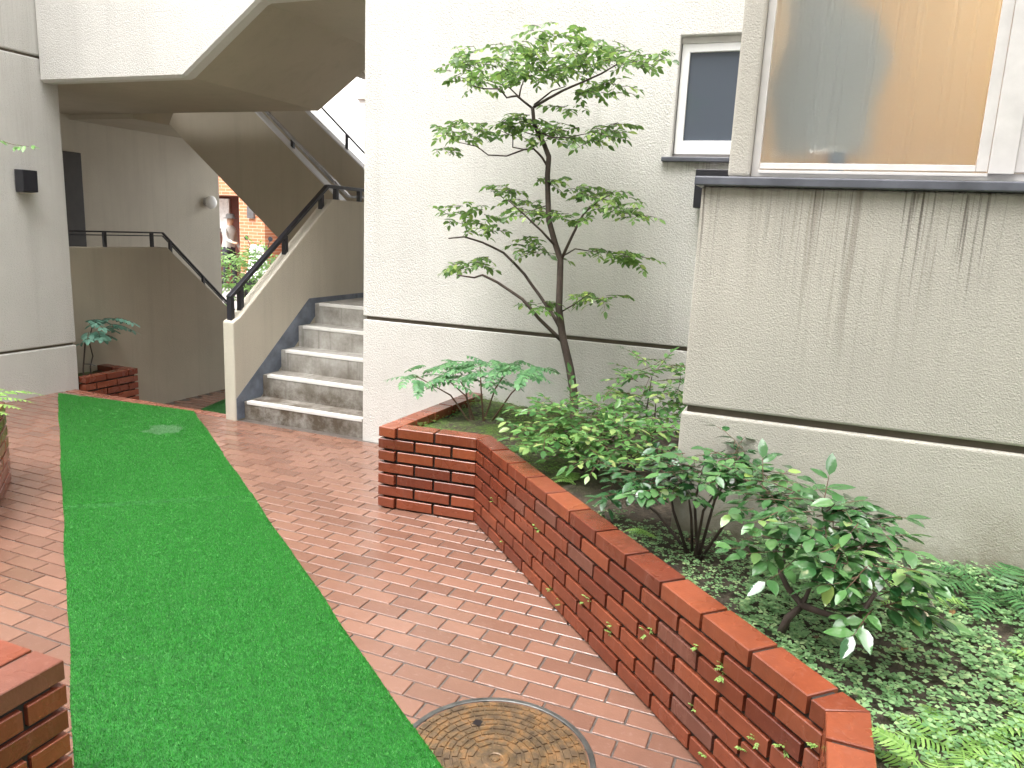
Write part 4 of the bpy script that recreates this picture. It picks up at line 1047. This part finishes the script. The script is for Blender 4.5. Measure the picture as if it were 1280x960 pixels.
# ------------------------------------------------------------------ beyond the passage
OG = -.12
MB().box((-40, 9.602, -.61), (20, 60, OG)).build('street', plain('street_asphalt', (.24, .23, .22), .6, .3)).__setitem__('kind', 'structure')
YF = 14.0
bb = thing('brick_building', (-12.5, YF, OG), 'orange brick building with a dark doorway seen through the passage', 'building')
mbk = Mat('facade_brick'); bt = mbk.n('ShaderNodeTexBrick'); mp = mbk.n('ShaderNodeMapping'); mp.inputs['Rotation'].default_value = (R(90), 0, 0); mbk.link(mbk.pos, mp.inputs[0]); mbk.link(mp.outputs[0], bt.inputs[0])
bt.inputs['Color1'].default_value = (.50, .19, .085, 1); bt.inputs['Color2'].default_value = (.42, .15, .07, 1); bt.inputs['Mortar'].default_value = (.55, .40, .30, 1)
bt.inputs['Scale'].default_value = 1; bt.inputs['Brick Width'].default_value = .24; bt.inputs['Row Height'].default_value = .072; bt.inputs['Mortar Size'].default_value = .006
MT['facade'] = mbk.set(bt.outputs[0], .8)
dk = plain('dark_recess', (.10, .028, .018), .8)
X1, X2 = on_y(299.5, 290, YF)[0], on_y(331, 290, YF)[0]; ztop = on_y(285, 244, YF)[2]
MB().box((X1, YF, OG), (X2, YF+.9, ztop)).build('pier', MT['facade'], bb)
MB().box((-18, YF-.02, ztop+.002), (-10.9, YF+.9, 3.3)).build('lintel_wall', MT['facade'], bb)
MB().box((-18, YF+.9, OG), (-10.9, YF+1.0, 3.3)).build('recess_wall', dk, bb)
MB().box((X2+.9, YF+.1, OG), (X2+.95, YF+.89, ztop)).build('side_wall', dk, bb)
q0 = on_y(270, 248, YF+.85); q1 = on_y(287, 286, YF+.85)
MB().box((q0[0], YF+.84, q1[2]), (q1[0], YF+.89, q0[2])).build('window', plain('pale_panel', (.82, .80, .78), .5), bb)
q = on_y(313, 266, YF-.05)
MB().box((q[0]-.09, YF-.06, q[2]-.12), (q[0]+.09, YF-.001, q[2]+.14)).build('meter_box', plain('grey_box', (.10, .09, .09), .5), bb)
wb = thing('white_building', (-10, 19, OG), 'white rendered house glimpsed beyond the upper stair flight', 'building')
MB().box((-26, 19, OG), (-3, 24, 11)).build('wall', plain('white_render', (.82, .82, .81), .8, var=.04), wb)
q = on_y(456, 122.5, 19); MB().prism([(q[1]-.15, q[2]-.05), (q[1], q[2]-.05), (q[1], q[2]+.12), (q[1]-.08, q[2]+.1)], 'x', q[0]-.2, q[0]+.2).build('vent_hood', plain('vent_brown', (.25, .19, .15), .5), wb)
# hedge
hg = thing('hedge', (-7.9, 10.1, OG), 'bright leafy hedge growing at the far end of the passage', 'hedge')
lv = Leaves(leaf_template(True, .5, .2, .2)); tw = MB(); stm_ = MB()
for k in range(420):
    x = U(-9.6, -6.6); y = U(9.75, 10.6); h = 1.08+.10*math.sin(x*5)+.08*math.sin(x*11)
    z = OG+h*random.random()**.45
    spray(lv, tw, (x, y, z), (jit(1), -abs(jit(1)), U(-.1, .6)), U(.12, .22), 6, .085, tr=.002)
for k in range(10): stm_.tube([(-9.4+k*.29, 10.2, OG-.02), (-9.4+k*.29+jit(.1), 10.2+jit(.1), OG+.6)], [.015, .008], 5)
stm_.build('stems', MT['bark'], hg, kind='stuff'); tw.build('twigs', MT['bark'], hg, kind='stuff'); lv.build('foliage', leaf_mat('hedge_leaf', (.10, .22, .05), (.22, .38, .10), .35, .35), hg)
# scooter facing the passage
YS = 12.6; s0 = on_y(322, 315, YS); sx = s0[0]
sct = thing('scooter', (sx, YS, OG), 'white motor scooter parked in front of the orange brick building', 'scooter')
wp = plain('white_paint', (.85, .85, .84), .25, var=.02); rub = plain('rubber', (.02, .02, .02), .7)
def wheel(y):
    wv = MB(); pr = [(.13, -.045), (.19, -.05), (.22, -.03), (.225, 0), (.22, .03), (.19, .05), (.13, .045)]
    o = wv.lathe(pr, (sx, y, OG+.225), 24, 'x').build('wheel', rub, sct, smooth=True)
    MB().lathe([(0, -.03), (.128, -.03), (.128, .03), (0, .03)], (sx, y, OG+.225), 20, 'x').build('rim', MT['alu'], o)
wheel(YS-.25); wheel(YS+.95)
MB().prism([(YS-.05, OG+.34), (YS-.13, OG+.55), (YS-.03, OG+.95), (YS+.06, OG+.98), (YS+.06, OG+.5), (YS+.10, OG+.30)], 'x', sx-.21, sx+.21).build('front_shield', wp, sct, bevel=.05, seg=3)
MB().prism([(YS-.42, OG+.44), (YS-.25, OG+.50), (YS-.02, OG+.44), (YS-.02, OG+.40), (YS-.25, OG+.46), (YS-.42, OG+.40)], 'x', sx-.08, sx+.08).build('front_mudguard', wp, sct, bevel=.01)
MB().prism([(YS+.08, OG+.22), (YS+.6, OG+.22), (YS+.6, OG+.30), (YS+.08, OG+.30)], 'x', sx-.17, sx+.17).build('footboard', wp, sct, bevel=.02)
MB().prism([(YS+.5, OG+.25), (YS+1.15, OG+.40), (YS+1.25, OG+.68), (YS+.55, OG+.70)], 'x', sx-.18, sx+.18).build('rear_body', wp, sct, bevel=.05, seg=3)
MB().prism([(YS+.52, OG+.702), (YS+1.2, OG+.702), (YS+1.2, OG+.79), (YS+.55, OG+.77)], 'x', sx-.15, sx+.15).build('seat', rub, sct, bevel=.03)
MB().tube([(sx-.31, YS+.14, OG+1.02), (sx-.12, YS+.02, OG+1.05), (sx+.12, YS+.02, OG+1.05), (sx+.31, YS+.14, OG+1.02)], .018, 8).build('handlebar', rub, sct)
MB().prism([(YS-.12, OG+.96), (YS-.06, OG+1.12), (YS+.08, OG+1.12), (YS+.1, OG+.98)], 'x', sx-.14, sx+.14).build('headset', wp, sct, bevel=.03, seg=3)
MB().lathe([(0, -.02), (.06, -.015), (.07, .02), (0, .03)], (sx, YS-.125, OG+1.03), 18, 'y').build('headlight', plain('lamp_lens', (.7, .7, .72), .1), sct)
for s in (-1, 1):
    MB().tube([(sx+s*.2, YS+.06, OG+1.04), (sx+s*.28, YS+.03, OG+1.22)], .008, 6).lathe([(0, -.012), (.05, -.01), (.05, .012), (0, .014)], (sx+s*.30, YS+.03, OG+1.25), 14, 'y').build('mirror', MT['black'], sct)
# person in the doorway, half hidden by the wall
q = on_y(284.5, 268.5, 14.35); pxx = q[0]; pyy = 14.35; Hh = q[2]-OG; kx = Hh/1.70
sk_m = bpy.data.meshes.new('body')
P_ = {}
def J(n, x, y, z, r, par=None): P_[n] = (len(P_), (x*kx, y*kx, z*kx), r*kx, par)
# facing +x (towards the right), right arm reaching forward
J('pel', 0, 0, .92, .125); J('sp1', .01, 0, 1.08, .125, 'pel'); J('sp2', .02, 0, 1.25, .14, 'sp1'); J('chest', .03, 0, 1.38, .12, 'sp2'); J('neck', .05, 0, 1.47, .052, 'chest'); J('hd0', .07, 0, 1.53, .075, 'neck'); J('hd1', .08, 0, 1.60, .088, 'hd0'); J('hd2', .075, 0, 1.66, .06, 'hd1')
for s, nm in ((1, 'L'), (-1, 'R')):
    J('hip'+nm, 0, .09*s, .88, .10, 'pel'); J('kn'+nm, .03+.04*s, .10*s, .48, .065, 'hip'+nm); J('an'+nm, .0+.08*s, .10*s, .09, .045, 'kn'+nm); J('ft'+nm, .13+.08*s, .11*s, .035, .035, 'an'+nm)
    J('sh'+nm, .03, .17*s, 1.37, .065, 'chest')
    if s > 0: J('el'+nm, .02, .24*s, 1.10, .046, 'sh'+nm); J('wr'+nm, .14, .23*s, .90, .032, 'el'+nm); J('hn'+nm, .18, .22*s, .83, .035, 'wr'+nm)
    else: J('el'+nm, .14, .22*s, 1.13, .046, 'sh'+nm); J('wr'+nm, .36, .19*s, 1.06, .032, 'el'+nm); J('hn'+nm, .44, .18*s, 1.06, .034, 'wr'+nm)
vs_ = [v[1] for v in P_.values()]; es_ = [(v[0], P_[v[3]][0]) for v in P_.values() if v[3]]
sk_m.from_pydata(vs_, es_, []); so = bpy.data.objects.new('tmp', sk_m); COL.objects.link(so)
md = so.modifiers.new('skin', 'SKIN'); md.use_smooth_shade = True
for v, d in zip(P_.values(), sk_m.skin_vertices[0].data): d.radius = (v[2], v[2]*1.15 if v[1][2] > .8*kx and v[1][2] < 1.45*kx and abs(v[1][1]) < .05 else v[2]); d.use_root = v[0] == 0
so.modifiers.new('sub', 'SUBSURF').render_levels = 2; so.modifiers['sub'].levels = 2
dg = bpy.context.evaluated_depsgraph_get(); bm_ = bpy.data.meshes.new_from_object(so.evaluated_get(dg)); bpy.data.objects.remove(so)
bm_.name = 'body'; bm_.materials.clear()
for mm_ in (plain('shirt_grey', (.42, .41, .38), .8), plain('trousers_dark', (.03, .03, .04), .8), plain('skin', (.45, .27, .18), .6), plain('shoe', (.03, .025, .02), .6)): bm_.materials.append(mm_)
for pl in bm_.polygons:
    c = pl.center/kx; i = 0
    if c.z < .96 and abs(c.y) < .2: i = 1
    if c.z < .08: i = 3
    if c.z > 1.46: i = 2
    if c.x > .30 and c.z > .95 or (c.z < .95 and c.y > .19 and c.z > .78): i = 2
    pl.material_index = i; pl.use_smooth = True
pe = thing('person', (pxx, pyy, OG), 'person in a hat and grey shirt standing in the dark doorway', 'person')
bo = bpy.data.objects.new('body', bm_); COL.objects.link(bo); bo.parent = pe
hat = MB().lathe([(.0, .0), (.155, -.012), (.16, -.006), (.102, .012), (.095, .075), (.06, .10), (0, .104)], (pxx+.078*kx, pyy, OG+1.63*kx), 24)
ho = hat.build('hat', plain('hat_grey', (.12, .115, .11), .8), pe, smooth=True);
